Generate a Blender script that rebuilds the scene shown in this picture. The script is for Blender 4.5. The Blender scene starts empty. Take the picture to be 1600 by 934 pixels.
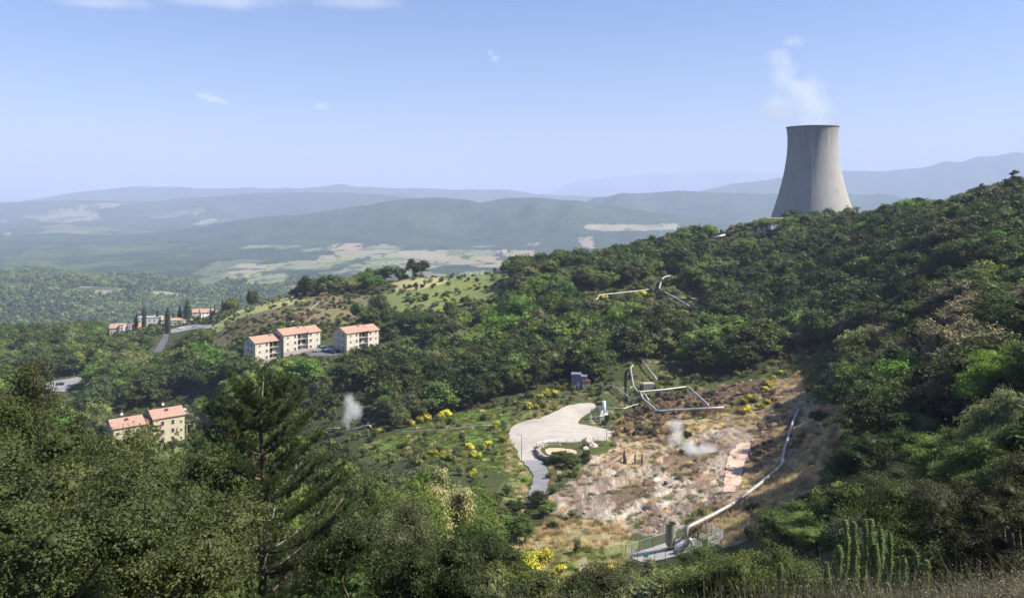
import bpy, math, random
import numpy as np
from mathutils import Vector
R = math.radians
sc = bpy.context.scene
C = sc.collection

# ------------------------------------------------------------------ camera, light, exposure
F = 1280.0; HZ = 295.0      # focal length and horizon row in photo pixels; the lens is level and shifted down
cam = bpy.data.cameras.new('camera'); camo = bpy.data.objects.new('camera', cam); C.objects.link(camo)
camo.location = (0, 0, 0); camo.rotation_euler = (R(90), 0, 0); cam.shift_y = -(467 - HZ) / 1600
cam.sensor_width = 36; cam.lens = 36 * F / 1600; cam.clip_start = 0.3; cam.clip_end = 120000
sc.camera = camo
SUN_AZ, SUN_EL = 98, 45
w = bpy.data.worlds.new("World"); sc.world = w; w.use_nodes = True
nt = w.node_tree; sky = nt.nodes.new('ShaderNodeTexSky'); sky.sky_type = 'NISHITA'; sky.sun_disc = False
sky.sun_elevation = R(SUN_EL); sky.sun_rotation = R(SUN_AZ); sky.air_density = 1.0; sky.dust_density = 0.7; sky.ozone_density = 4.0
tn = nt.nodes.new('ShaderNodeMix'); tn.data_type = 'RGBA'; tn.blend_type = 'MULTIPLY'; tn.inputs[0].default_value = 1; tn.inputs[7].default_value = (.98, .94, 1.12, 1)
nt.links.new(sky.outputs[0], tn.inputs[6]); nt.links.new(tn.outputs[2], nt.nodes['Background'].inputs[0]); nt.nodes['Background'].inputs[1].default_value = 0.078
sl = bpy.data.lights.new('sun', 'SUN'); sl.energy = 5.0; sl.angle = R(0.5); sl.color = (1, 0.94, 0.82)
so = bpy.data.objects.new('sun', sl); C.objects.link(so)
sd = Vector((math.sin(R(SUN_AZ)) * math.cos(R(SUN_EL)), math.cos(R(SUN_AZ)) * math.cos(R(SUN_EL)), math.sin(R(SUN_EL))))
so.rotation_euler = (-sd).to_track_quat('-Z', 'Y').to_euler(); so.location = (300, 0, 400)
vs = sc.view_settings; vs.view_transform = 'Standard'; vs.look = 'None'; vs.exposure = 0.9; vs.gamma = 1; vs.use_curve_mapping = False
sc.render.engine = 'CYCLES'
cy = sc.cycles
cy.use_denoising = True; cy.max_bounces = 5; cy.diffuse_bounces = 2; cy.glossy_bounces = 2; cy.transmission_bounces = 3
cy.volume_bounces = 2; cy.transparent_max_bounces = 8; cy.volume_step_rate = 1.0; cy.volume_max_steps = 96
cy.caustics_reflective = False; cy.caustics_refractive = False
try: cy.denoising_prefilter = 'ACCURATE'
except Exception: pass

# ------------------------------------------------------------------ helpers: picture ray <-> world
def ray(u, v):
    return (np.asarray(u, float) - 800) / F, (HZ - np.asarray(v, float)) / F            # slopes per metre of forward distance
def proj(x, y, z):
    return 800 + F * x / y, HZ - F * z / y

# ------------------------------------------------------------------ noise
def _h(ix, iy, seed):
    n = (ix.astype(np.int64) * 374761393 + iy.astype(np.int64) * 668265263 + seed * 1442695041) & 0xffffffff
    n = ((n ^ (n >> 13)) * 1274126177) & 0xffffffff
    return ((n ^ (n >> 16)) & 0xffff) / 65535.0
def vnoise(x, y, seed=0):
    ix = np.floor(x); iy = np.floor(y); fx = x - ix; fy = y - iy
    fx = fx * fx * (3 - 2 * fx); fy = fy * fy * (3 - 2 * fy)
    a = _h(ix, iy, seed); b = _h(ix + 1, iy, seed); c = _h(ix, iy + 1, seed); d = _h(ix + 1, iy + 1, seed)
    return (a + (b - a) * fx + (c - a) * fy + (a - b - c + d) * fx * fy) * 2 - 1
def fbm(x, y, seed=0, o=4):
    s = 0; a = 0.5
    for k in range(o):
        s = s + a * vnoise(x * 2 ** k + 17.3 * k, y * 2 ** k - 9.1 * k, seed + k); a *= 0.5
    return s
def inpoly(u, v, P):
    u = np.asarray(u, float); v = np.asarray(v, float); r = np.zeros(np.broadcast(u, v).shape, bool)
    n = len(P)
    for i in range(n):
        x1, y1 = P[i]; x2, y2 = P[(i + 1) % n]
        if y1 == y2: continue
        c = ((y1 > v) != (y2 > v)) & (u < (x2 - x1) * (v - y1) / (y2 - y1) + x1)
        r ^= c
    return r

# ------------------------------------------------------------------ ground shape
G = [(900,860,140),(1040,865,133),(1100,850,132),(830,862,142),(750,905,120),(690,885,105),(870,770,172),(840,775,175),(820,700,215),(880,690,222),
 (880,640,258),(820,665,240),(950,690,222),(950,655,250),(907,607,290),(1000,650,250),(1070,690,218),(1130,700,206),(1100,740,181),
 (1000,770,168),(950,800,158),(1130,640,245),(1160,690,210),(1170,740,178),(1245,644,226),(1222,730,176),(1150,787,150),(1300,700,166),
 (1350,640,190),(1210,600,262),(1240,560,285),(1100,600,285),(1010,600,285),(1150,560,310),(1060,478,400),(1000,474,402),(920,478,402),
 (950,540,335),(1090,495,378),(1300,520,310),(1200,480,380),(1400,470,300),(1500,425,280),(1600,410,270),(1750,390,260),(1400,600,200),
 (1500,560,180),(1600,530,170),(1500,700,110),(1600,660,110),(1800,600,110),(1400,760,110),(1300,820,100),(1550,850,50),(1800,820,50),(1150,965,60),
 (1150,900,100),(850,412,560),(950,408,555),(1050,384,560),(1150,361,552),(1118,374,545),(1185,352,560),(1140,384,515),(1270,350,600),(1270,370,520),(1400,345,460),
 (1480,324,470),(1560,330,380),(1700,325,380),(760,432,545),(640,434,560),(600,450,540),(540,457,545),(470,464,550),(400,485,540),
 (340,505,600),(300,520,590),(450,500,460),(560,500,470),(660,482,470),(700,530,420),(780,485,440),(640,535,400),(560,543,395),
 (480,547,390),(420,558,383),(800,560,350),(700,600,320),(600,640,290),(545,666,268),(720,660,256),(640,705,225),(700,720,200),
 (780,720,205),(560,725,225),(740,785,165),(620,790,165),(240,702,300),(300,662,330),(100,606,450),(0,603,450),(-150,605,450),(60,548,560),
 (250,545,560),(200,517,655),(195,522,610),(236,506,660),(275,505,655),(320,497,660),(345,491,655),(160,522,650),(120,526,660),(0,528,700),(-200,528,700),(350,602,380),(480,622,330)]
GZ = [(-.9,4,-3.3),(-.3,4,-3.2),(.3,4,-3.1),(.9,4,-2.6),(-.8,15,-9.5),(-.3,15,-10),(.1,15,-10.8),(.47,16,-9.0),(.62,16,-8.6),(.9,15,-6),
 (-.8,40,-23),(-.35,40,-24.5),(0,40,-26),(.25,40,-25),(-.8,80,-40),(-.35,80,-44),(0,80,-47.5),(.15,100,-57),(-.7,130,-58),(-.35,130,-63),(-.1,130,-62),
 (-.7,200,-76),(-.4,200,-81),(-.9,300,-88),(-.25,200,-78),(-.9,1000,-200),(-.6,1000,-215),(-.3,1000,-215),(0,1000,-215),(.2,1000,-190),(.37,1000,-130),(.6,1000,-100),(.9,1000,-90),
 (-.45,850,-160),(-.3,760,-120),(-.1,760,-118),(.1,760,-112),(.22,720,-85),(.37,690,-36),(.5,640,-25),(.6,600,-20),(.8,600,-12),(-.15,640,-80),(.05,640,-76),(.6,25,-13.5),(.35,30,-19)]
_c = []; _z = []
for u, v, Y in G:
    t, s = ray(u, v); _c.append((t * 2.5, math.log(Y))); _z.append(s)
for t, Y, z in GZ: _c.append((t * 2.5, math.log(Y))); _z.append(z / Y)
_c = np.array(_c); _z = np.array(_z)
def _k(d2): return 0.5 * d2 * np.log(d2 + 1e-9)
_n = len(_c); _A = np.zeros((_n + 3, _n + 3))
_A[:_n, :_n] = _k(((_c[:, None] - _c[None]) ** 2).sum(-1)) + np.eye(_n) * 0.0015
_A[:_n, _n] = 1; _A[:_n, _n + 1:] = _c; _A[_n, :_n] = 1; _A[_n + 1:, :_n] = _c.T
_w = np.linalg.solve(_A, np.concatenate([_z, np.zeros(3)]))
def px_prof(pts, Y):      # crest profile: heights as a function of x/y at distance Y
    t, s = ray([p[0] for p in pts], [p[1] for p in pts]); return t, s * Y
RIDGES = []
for pts, Y, wd in (
    ([(-600,440),(0,440),(60,441),(150,447),(230,458),(300,480),(360,520),(1800,560)], 2300, .28),
    ([(-600,350),(0,362),(100,352),(180,357),(240,366),(330,392),(420,420),(1800,470)], 6800, .12),
    ([(-600,470),(150,398),(230,366),(330,350),(400,341),(480,333),(540,324),(600,315),(640,311),(690,309),(730,313),(750,317),(790,310),(840,308),(900,313),(960,322),(1050,336),(1150,350),(1300,380),(2000,420)], 6200, .16),
    ([(-600,420),(700,380),(850,345),(930,312),(980,304),(1060,297),(1120,300),(1200,302),(1330,303),(1400,308),(1480,330),(1700,360),(2200,370)], 8200, .13),
    ([(-700,312),(0,316),(40,314),(120,313),(190,315),(240,314),(300,308),(400,302),(480,299),(560,302),(650,308),(720,316),(800,330),(900,340),(2200,380)], 10000, .14),
    ([(-700,330),(0,322),(50,311),(120,300),(190,294),(260,291),(300,293),(340,295),(400,293),(470,295),(520,290),(600,294),(700,296),(780,297),(830,303),(900,306),(1000,312),(2200,330)], 14000, .1),
    ([(-700,340),(700,320),(860,300),(900,284),(980,274),(1050,269),(1130,266),(1200,270),(1260,276),(1400,290),(2200,300)], 30000, .12),
    ([(-700,360),(900,330),(1080,302),(1140,287),(1200,280),(1260,270),(1320,266),(1360,268),(1400,264),(1440,262),(1480,257),(1540,252),(1600,241),(1750,225),(2300,220)], 12500, .13)):
    t, z = px_prof(pts, Y); RIDGES.append((t, z, Y, wd))
def far_h(t, y):
    ly = np.log(np.maximum(y, 50)); fl = np.interp(ly, [math.log(900), math.log(1800), math.log(20000), math.log(60000)], [-205, -318, -345, -470])
    z = fl.copy() if hasattr(fl, 'copy') else fl
    for i, (pt, pz, Y, wd) in enumerate(RIDGES):
        c = np.interp(t, pt, pz) - fl
        wob = 0.35 * wd * vnoise(t * 9 + i * 5, t * 0 + i, 40 + i)
        d = (ly - math.log(Y) - wob * 0) / wd
        prof = np.exp(-np.abs(d) ** 1.7)
        sp = 1 + (.62 * vnoise(t * 17 + i * 3 + ly * 2, ly * 5, 90 + i) + .34 * vnoise(t * 44 + i * 3 - ly * 5, ly * 14, 96 + i)) * np.clip(np.abs(d), 0, 1) * (prof < .999)
        z = np.maximum(z, fl + np.maximum(c, 0) * prof * sp)
    return z
def ss(a, b, x):
    q = np.clip((x - a) / (b - a), 0, 1); return q * q * (3 - 2 * q)
BOWL = [(850,800),(880,760),(905,735),(930,715),(950,690),(960,660),(1000,645),(1130,640),(1200,600),(1260,590),(1275,640),(1240,740),(1150,795),(1080,830),(1000,835),(930,815)]
FLAT = [(770,800),(790,735),(780,690),(790,660),(870,625),(965,622),(970,694),(900,720),(865,780)]
def gully(x, y):
    q = x * .8 - y * .6; p = x * .6 + y * .8; wq = q + 2.2 * fbm(q / 14, p / 18, 5, 3) * 2
    g = np.abs(fbm(wq / 6.5, p / 60, 11, 3)) * 3.2 - .8 + .9 * np.abs(fbm(wq / 2.2, p / 26, 21, 3)) + .28 * fbm(q / 1.3, p / 2.2, 31, 3)
    led = p / 7 + fbm(q / 6, p / 9, 36, 3) * .9; return g + .55 * (led - np.floor(led)) ** 3
def H(x, y, detail=True):
    x = np.atleast_1d(np.asarray(x, float)); y = np.atleast_1d(np.asarray(y, float)); yc = np.maximum(y, 4)
    t = np.clip(x / yc, -1.15, 1.15); ly = np.log(np.minimum(yc, 1100))
    out = np.empty(x.shape); N = x.size; xf = (t * 2.5).ravel(); yf = ly.ravel(); o = out.ravel()
    near = np.where(yc.ravel() < 1500)[0]
    for a in range(0, len(near), 40000):
        i = near[a:a + 40000]
        d2 = (xf[i, None] - _c[None, :, 0]) ** 2 + (yf[i, None] - _c[None, :, 1]) ** 2
        o[i] = _k(d2) @ _w[:_n] + _w[_n] + xf[i] * _w[_n + 1] + yf[i] * _w[_n + 2]
    out = o.reshape(x.shape) * np.minimum(yc, 1100)
    b = ss(900, 1400, yc); z = np.where(b < 1, out, 0) * (1 - b) + far_h(t, yc) * b
    if detail:
        a1 = np.interp(yc, [0, 60, 300, 1500, 8000, 30000], [.15, .5, .8, 5, 14, 30]); s1 = np.interp(yc, [0, 300, 1500, 8000], [14, 22, 160, 500])
        bs = 2.0 ** np.round(np.log2(s1 / 12)) * 12
        z = z + a1 * fbm(x / bs, y / bs, 3, 5) * np.where(yc > 1100, 1, .6)
        m = (yc > 120) & (yc < 310)
        if m.any():
            u, v = proj(x[m], y[m], z[m])
            inb = inpoly(u, v, BOWL); g = gully(x[m], y[m])
            e = np.exp(-(((u - 1040) / 150) ** 2 + ((v - 745) / 70) ** 2))
            z[m] = z[m] - inb * np.clip(e * 1.7, 0, 1) * g * 0.95
    return z
_Ys = np.exp(np.linspace(math.log(62), math.log(7000), 1400))
def hit(u, v, h=0.0):
    """the point h above the ground that stands at this direction from the viewpoint"""
    t, s = ray(u, v); z = s * _Ys; g = H(t * _Ys, _Ys, False) + h
    k = np.where(z <= g)[0]
    if len(k) == 0 or k[0] == 0: i = len(_Ys) - 1; return Vector((t * _Ys[i], _Ys[i], g[i]))
    i = k[0]; a = (z[i - 1] - g[i - 1]) / max(1e-9, (z[i - 1] - g[i - 1]) - (z[i] - g[i]))
    Y = _Ys[i - 1] + a * (_Ys[i] - _Ys[i - 1])
    if Y > 715 and u < 420 and v > 480: Y = 652.0
    Z = float(H([t * Y], [Y])[0]) + h
    return Vector((float(t * Y), float(Y), Z))

# ------------------------------------------------------------------ mesh helpers
def mesh_np(name, V, Fq, mats, midx=None, smooth=False, attrs=None):
    me = bpy.data.meshes.new(name); V = np.asarray(V, np.float32); Fq = [np.asarray(f, np.int32) for f in (Fq if isinstance(Fq, list) else [Fq]) if len(f)]
    me.vertices.add(len(V)); me.vertices.foreach_set('co', V.ravel())
    cnt = np.concatenate([np.full(len(f), f.shape[1], np.int32) for f in Fq]); idx = np.concatenate([f.ravel() for f in Fq])
    me.loops.add(len(idx)); me.loops.foreach_set('vertex_index', idx)
    me.polygons.add(len(cnt)); st = np.concatenate([[0], np.cumsum(cnt)[:-1]]).astype(np.int32)
    me.polygons.foreach_set('loop_start', st)
    try: me.polygons.foreach_set('loop_total', cnt)
    except Exception: pass
    if midx is not None: me.polygons.foreach_set('material_index', np.asarray(midx, np.int32))
    if smooth is False: me.polygons.foreach_set('use_smooth', np.zeros(len(cnt), bool))
    elif smooth is True: me.polygons.foreach_set('use_smooth', np.ones(len(cnt), bool))
    else: me.polygons.foreach_set('use_smooth', np.asarray(smooth, bool))
    for k, a in (attrs or {}).items():
        a = np.asarray(a, np.float32)
        if a.ndim == 2:
            at = me.attributes.new(k, 'FLOAT_COLOR', 'POINT'); b = np.ones((len(a), 4), np.float32); b[:, :3] = a[:, :3]; at.data.foreach_set('color', b.ravel())
        else:
            at = me.attributes.new(k, 'FLOAT', 'POINT'); at.data.foreach_set('value', a)
    me.update(calc_edges=True); me.validate()
    for m in (mats if isinstance(mats, (list, tuple)) else [mats]): me.materials.append(m)
    return me
def link(name, me, parent=None, loc=None, rz=None):
    o = bpy.data.objects.new(name, me); C.objects.link(o)
    if parent is not None: o.parent = parent
    if loc is not None: o.location = loc
    if rz is not None: o.rotation_euler = (0, 0, rz)
    return o
def tag(o, label=None, cat=None, group=None, kind=None):
    if label: o['label'] = label
    if cat: o['category'] = cat
    if group: o['group'] = group
    if kind: o['kind'] = kind
    return o
def thing(name, label, cat, loc=(0, 0, 0), rz=0, group=None):
    o = bpy.data.objects.new(name, None); C.objects.link(o); o.location = loc; o.rotation_euler = (0, 0, rz); o.empty_display_size = .5
    return tag(o, label, cat, group)
class MB:
    def __init__(s): s.V = []; s.Q = []; s.T = []; s.n = 0; s.qm = []; s.tm = []
    def add(s, V, Q=(), T=(), m=0):
        V = np.asarray(V, float).reshape(-1, 3); s.V.append(V)
        if len(Q): Q = np.asarray(Q, int) + s.n; s.Q.append(Q); s.qm += [m] * len(Q)
        if len(T): T = np.asarray(T, int) + s.n; s.T.append(T); s.tm += [m] * len(T)
        s.n += len(V); return s
    def box(s, x0, x1, y0, y1, z0, z1, m=0):
        V = [(x, y, z) for z in (z0, z1) for y in (y0, y1) for x in (x0, x1)]
        return s.add(V, [(0, 2, 3, 1), (4, 5, 7, 6), (0, 1, 5, 4), (2, 6, 7, 3), (0, 4, 6, 2), (1, 3, 7, 5)], m=m)
    def tube(s, P, r, n=10, caps=True, m=0):
        P = [Vector(p) for p in P]; r = r if hasattr(r, '__len__') else [r] * len(P)
        up = None; rings = []
        for i, p in enumerate(P):
            d = (P[min(i + 1, len(P) - 1)] - P[max(i - 1, 0)]).normalized()
            if up is None: up = Vector((0, 0, 1)) if abs(d.z) < .9 else Vector((1, 0, 0))
            a = d.cross(up); a = a.normalized() if a.length > 1e-4 else Vector((1, 0, 0)); b = a.cross(d).normalized(); up = b
            for k in range(n):
                q = 2 * math.pi * k / n; rings.append(p + a * (math.cos(q) * r[i]) + b * (math.sin(q) * r[i]))
        Q = [(i * n + k, i * n + (k + 1) % n, (i + 1) * n + (k + 1) % n, (i + 1) * n + k) for i in range(len(P) - 1) for k in range(n)]
        T = []
        if caps:
            c0 = len(rings); rings += [P[0], P[-1]]; e = (len(P) - 1) * n
            T = [(c0, (k + 1) % n, k) for k in range(n)] + [(c0 + 1, e + k, e + (k + 1) % n) for k in range(n)]
        return s.add([tuple(v) for v in rings], Q, T, m)
    def lathe(s, prof, n=24, c=(0, 0, 0), m=0, close=False):
        V = [(c[0] + r * math.cos(2 * math.pi * k / n), c[1] + r * math.sin(2 * math.pi * k / n), c[2] + z) for r, z in prof for k in range(n)]
        L = len(prof); Q = [(i * n + k, i * n + (k + 1) % n, (i + 1) * n + (k + 1) % n, (i + 1) * n + k) for i in range(L - 1) for k in range(n)]
        return s.add(V, Q, m=m)
    def arr(s):
        V = np.concatenate(s.V); Fs = []
        if s.Q: Fs.append(np.concatenate(s.Q))
        if s.T: Fs.append(np.concatenate(s.T))
        return V, Fs, (s.qm if s.Q else []) + (s.tm if s.T else [])
    def build(s, name, mats, parent=None, smooth=False, loc=None, rz=None):
        V, Fs, mi = s.arr(); return link(name, mesh_np(name, V, Fs, mats, mi, smooth), parent, loc, rz)
    def mesh(s, name, mats, smooth=False):
        V, Fs, mi = s.arr(); return mesh_np(name, V, Fs, mats, mi, smooth)
def rounded(P, r=.8, n=5):
    P = [Vector(p) for p in P]; out = [P[0]]
    for i in range(1, len(P) - 1):
        a = (P[i - 1] - P[i]); b = (P[i + 1] - P[i]); q = min(r, a.length * .45, b.length * .45)
        A = P[i] + a.normalized() * q; B = P[i] + b.normalized() * q
        for k in range(n + 1):
            t = k / n; out.append(A * (1 - t) ** 2 + P[i] * 2 * t * (1 - t) + B * t * t)
    return out + [P[-1]]

# ------------------------------------------------------------------ materials
def nodes(name):
    m = bpy.data.materials.new(name); m.use_nodes = True; nt = m.node_tree
    return m, nt, nt.nodes['Principled BSDF'], nt.nodes['Material Output']
def mix(nt, fac, a, b, mode='MIX'):
    n = nt.nodes.new('ShaderNodeMix'); n.data_type = 'RGBA'; n.blend_type = mode
    for s, v in ((n.inputs[0], fac), (n.inputs[6], a), (n.inputs[7], b)):
        if hasattr(v, 'default_value') or hasattr(v, 'is_linked'): nt.links.new(v, s)
        else: s.default_value = v if not isinstance(v, tuple) else (*v[:3], 1)
    return n.outputs[2]
def noise(nt, scale, detail=4, rough=.55, vec=None, dist=0):
    n = nt.nodes.new('ShaderNodeTexNoise'); n.inputs['Scale'].default_value = scale; n.inputs['Detail'].default_value = detail; n.inputs['Roughness'].default_value = rough; n.inputs['Distortion'].default_value = dist
    if vec is not None: nt.links.new(vec, n.inputs['Vector'])
    return n.outputs['Fac']
def mrange(nt, x, a, b, c=0., d=1.):
    n = nt.nodes.new('ShaderNodeMapRange'); nt.links.new(x, n.inputs[0])
    for i, v in enumerate((a, b, c, d)): n.inputs[i + 1].default_value = v
    return n.outputs[0]
def coords(nt, kind='Object', scale=(1, 1, 1), rot=(0, 0, 0)):
    n = nt.nodes.new('ShaderNodeTexCoord'); m = nt.nodes.new('ShaderNodeMapping'); nt.links.new(n.outputs[kind], m.inputs[0])
    m.inputs['Scale'].default_value = scale; m.inputs['Rotation'].default_value = rot; return m.outputs[0]
def bump(nt, b, h, strength=.5, dist=.1):
    n = nt.nodes.new('ShaderNodeBump'); n.inputs['Strength'].default_value = strength; n.inputs['Distance'].default_value = dist
    nt.links.new(h, n.inputs['Height']); nt.links.new(n.outputs[0], b.inputs['Normal'])
def mat(name, col, rough=.7, metal=0, col2=None, scale=2., bmp=0, vscale=(1, 1, 1), spec=.3):
    m, nt, b, _ = nodes(name); c2 = col2 or tuple(c * .75 for c in col)
    f = noise(nt, scale, 5, .6, coords(nt, 'Object', vscale)); f2 = mrange(nt, f, .35, .65)
    nt.links.new(mix(nt, f2, col, c2), b.inputs['Base Color']); b.inputs['Roughness'].default_value = rough; b.inputs['Metallic'].default_value = metal
    b.inputs['Specular IOR Level'].default_value = spec
    if bmp: bump(nt, b, f, .6, bmp)
    return m
def foliage(name, col, col2, trans=.35, tip=None):
    m, nt, b, out = nodes(name)
    oi = nt.nodes.new('ShaderNodeObjectInfo'); at = nt.nodes.new('ShaderNodeAttribute'); at.attribute_name = 'tint'
    g = nt.nodes.new('ShaderNodeNewGeometry')
    ns = noise(nt, .22, 3, .6, g.outputs['Position'])
    c = mix(nt, mrange(nt, ns, .35, .65), col, col2)
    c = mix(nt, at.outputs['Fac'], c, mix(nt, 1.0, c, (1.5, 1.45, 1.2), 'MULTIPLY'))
    if tip: c = mix(nt, mrange(nt, at.outputs['Fac'], .36, .55), c, tip)
    hsv = nt.nodes.new('ShaderNodeHueSaturation'); nt.links.new(c, hsv.inputs['Color'])
    nt.links.new(mrange(nt, oi.outputs['Random'], 0, 1, .474, .522), hsv.inputs['Hue'])
    rr = nt.nodes.new('ShaderNodeMath'); rr.operation = 'FRACT'; mm = nt.nodes.new('ShaderNodeMath'); mm.operation = 'MULTIPLY'; mm.inputs[1].default_value = 7.31
    nt.links.new(oi.outputs['Random'], mm.inputs[0]); nt.links.new(mm.outputs[0], rr.inputs[0])
    nt.links.new(mrange(nt, rr.outputs[0], 0, 1, .55, 1.85), hsv.inputs['Value'])
    nt.links.new(hsv.outputs[0], b.inputs['Base Color']); b.inputs['Roughness'].default_value = .55; b.inputs['Specular IOR Level'].default_value = .22
    tr = nt.nodes.new('ShaderNodeBsdfTranslucent'); nt.links.new(hsv.outputs[0], tr.inputs['Color'])
    mx = nt.nodes.new('ShaderNodeMixShader'); mx.inputs[0].default_value = trans
    nt.links.new(b.outputs[0], mx.inputs[1]); nt.links.new(tr.outputs[0], mx.inputs[2]); nt.links.new(mx.outputs[0], out.inputs['Surface'])
    return m
M = {}
M['dark'] = foliage('dark_evergreen_leaves', (.040, .058, .017), (.058, .078, .022))
M['mid'] = foliage('mid_green_leaves', (.074, .112, .026), (.108, .145, .038))
M['grey'] = foliage('grey_green_leaves', (.120, .132, .062), (.088, .108, .042))
M['fresh'] = foliage('fresh_green_leaves', (.105, .170, .030), (.085, .140, .026), .45)
M['brown'] = foliage('brownish_leaves', (.135, .112, .062), (.10, .10, .055), .25)
M['heath'] = foliage('brown_heath_twigs', (.135, .095, .08), (.17, .13, .09), .2)
M['olive_shaded'] = foliage('olive_green_leaves_shaded', (.046, .064, .022), (.074, .090, .032))  # olive leaf pair for the closest trees, foreground shade darkened into the colour
M['khaki_shaded'] = foliage('greyish_olive_leaves_shaded', (.088, .096, .048), (.056, .070, .030))
M['pine'] = foliage('pine_needles', (.095, .150, .050), (.130, .185, .066), .42)
M['cypress'] = foliage('cypress_leaves', (.020, .036, .018), (.028, .046, .022), .15)
M['broom'] = foliage('broom_flowers', (.090, .120, .030), (.12, .13, .04), .3, tip=(.74, .66, .06))
M['flower'] = foliage('blossom_crown_leaves', (.10, .14, .04), (.13, .16, .05), .35, tip=(.48, .46, .22))
M['dry'] = foliage('dry_grass_blades', (.46, .38, .24), (.34, .27, .17), .3)
M['scrub'] = foliage('scrub_leaves', (.105, .140, .042), (.145, .155, .055), .35)
M['twig'] = foliage('dry_twigs', (.14, .125, .09), (.09, .095, .055), .2)
M['cactus'] = mat('cactus_skin', (.12, .16, .055), .6, 0, (.07, .105, .035), 25, .03)
M['bark'] = mat('bark', (.16, .12, .09), .9, 0, (.08, .06, .045), 3, .05)
M['palebark'] = mat('pale_bark', (.34, .29, .24), .9, 0, (.18, .15, .12), 3, .05)
M['concrete'] = mat('pale_concrete', (.42, .40, .36), .9, 0, (.33, .31, .28), 1.2, .02)
M['pipe'] = mat('aluminium_cladding', (.50, .50, .48), .45, .3, (.38, .37, .35), 1.5)
M['steel'] = mat('dark_steel', (.12, .10, .09), .6, .4, (.20, .12, .08), 4)
M['galv'] = mat('galvanised_steel', (.50, .52, .54), .45, .5, (.38, .39, .41), 3)
M['rust'] = mat('rust', (.24, .09, .05), .85, 0, (.12, .06, .04), 5)
M['tankgreen'] = mat('grey_green_paint', (.27, .29, .23), .5, .1, (.21, .23, .18), 2, 0, (1, 1, .3))
M['lightblue'] = mat('pale_blue_paint', (.62, .70, .78), .45, .1, (.48, .56, .66), 2)
M['shed'] = mat('grey_sheet_cladding', (.24, .25, .31), .6, .2, (.17, .18, .23), 3, 0, (1, 1, .2))
M['beige'] = mat('beige_paint', (.42, .39, .28), .6, 0, (.34, .31, .22), 3)
M['cream'] = mat('cream_render', (.58, .53, .43), .9, 0, (.48, .43, .35), .7, .01)
M['white'] = mat('white_render', (.76, .74, .70), .9, 0, (.66, .63, .58), .7, .01)
M['yellow'] = mat('yellow_render', (.58, .51, .35), .9, 0, (.48, .42, .29), .7, .01)
M['stonebase'] = mat('stone_base', (.40, .35, .30), .9, 0, (.28, .24, .2), 2, .02)
M['glass'] = mat('window_glass', (.05, .06, .07), .15, 0, (.03, .04, .05), 1, spec=.6)
M['shutter'] = mat('grey_white_frame', (.60, .60, .58), .6)
M['darkred'] = mat('dark_red_paint', (.22, .06, .06), .7)
M['wood'] = mat('weathered_wood', (.10, .08, .06), .9, 0, (.05, .04, .03), 8, .02)
M['rock'] = mat('pale_rock', (.48, .43, .38), .9, 0, (.30, .25, .22), 1.5, .15)
M['darkrock'] = mat('dark_rock', (.06, .045, .04), .9, 0, (.03, .025, .02), 3, .05)
M['sign'] = mat('green_sign', (.03, .25, .15), .5); M['carwhite'] = mat('white_car_paint', (.75, .76, .78), .25, 0, (.7, .71, .74), 1, spec=.6)
M['cardark'] = mat('black_car_paint', (.02, .02, .025), .25, 0, (.03, .03, .03), 1, spec=.6); M['tyre'] = mat('tyre_rubber', (.02, .02, .02), .9)
M['carsilver'] = mat('silver_car_paint', (.42, .44, .47), .3, .3, (.38, .40, .43), 1, spec=.6)
def roof_mat():
    m, nt, b, _ = nodes('terracotta_tiles'); co = coords(nt, 'Object')
    f = noise(nt, .9, 5, .65, co); c = mix(nt, mrange(nt, f, .3, .7), (.42, .26, .19), (.32, .20, .15))
    f2 = noise(nt, 5, 3, .6, co); c = mix(nt, mrange(nt, f2, .45, .8), c, (.55, .33, .24))
    nt.links.new(c, b.inputs['Base Color']); b.inputs['Roughness'].default_value = .85
    wv = nt.nodes.new('ShaderNodeTexWave'); wv.inputs['Scale'].default_value = 1.6; nt.links.new(co, wv.inputs['Vector']); bump(nt, b, wv.outputs['Fac'], .6, .06); return m
M['tiles'] = roof_mat()
def tower_mat():
    m, nt, b, _ = nodes('cooling_tower_concrete')
    co = coords(nt, 'Object', (.5, .5, .03)); f = noise(nt, 1., 6, .6, co)
    c = mix(nt, mrange(nt, f, .35, .7), (.35, .335, .305), (.26, .255, .24))
    co2 = coords(nt, 'Object'); f2 = noise(nt, .06, 4, .6, co2); c = mix(nt, mrange(nt, f2, .4, .65, 0, .6), c, (.33, .33, .31))
    sx = nt.nodes.new('ShaderNodeSeparateXYZ'); nt.links.new(co2, sx.inputs[0])
    f3 = noise(nt, 1., 4, .7, coords(nt, 'Object', (.9, .9, .02))); top = mrange(nt, sx.outputs[2], 30, 72)
    mu = nt.nodes.new('ShaderNodeMath'); mu.operation = 'MULTIPLY'; nt.links.new(top, mu.inputs[0]); nt.links.new(mrange(nt, f3, .35, .65), mu.inputs[1])
    c = mix(nt, mu.outputs[0], c, (.20, .20, .20))
    w1 = nt.nodes.new('ShaderNodeMath'); w1.operation = 'FRACT'; w2 = nt.nodes.new('ShaderNodeMath'); w2.operation = 'MULTIPLY'; w2.inputs[1].default_value = .55
    nt.links.new(sx.outputs[2], w2.inputs[0]); nt.links.new(w2.outputs[0], w1.inputs[0]); band = mrange(nt, w1.outputs[0], 0, .06, .25, 0)
    c = mix(nt, band, c, (.22, .22, .21))
    nt.links.new(c, b.inputs['Base Color']); b.inputs['Roughness'].default_value = .95; bump(nt, b, f, .3, .1); return m
M['tower'] = tower_mat()
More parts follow.
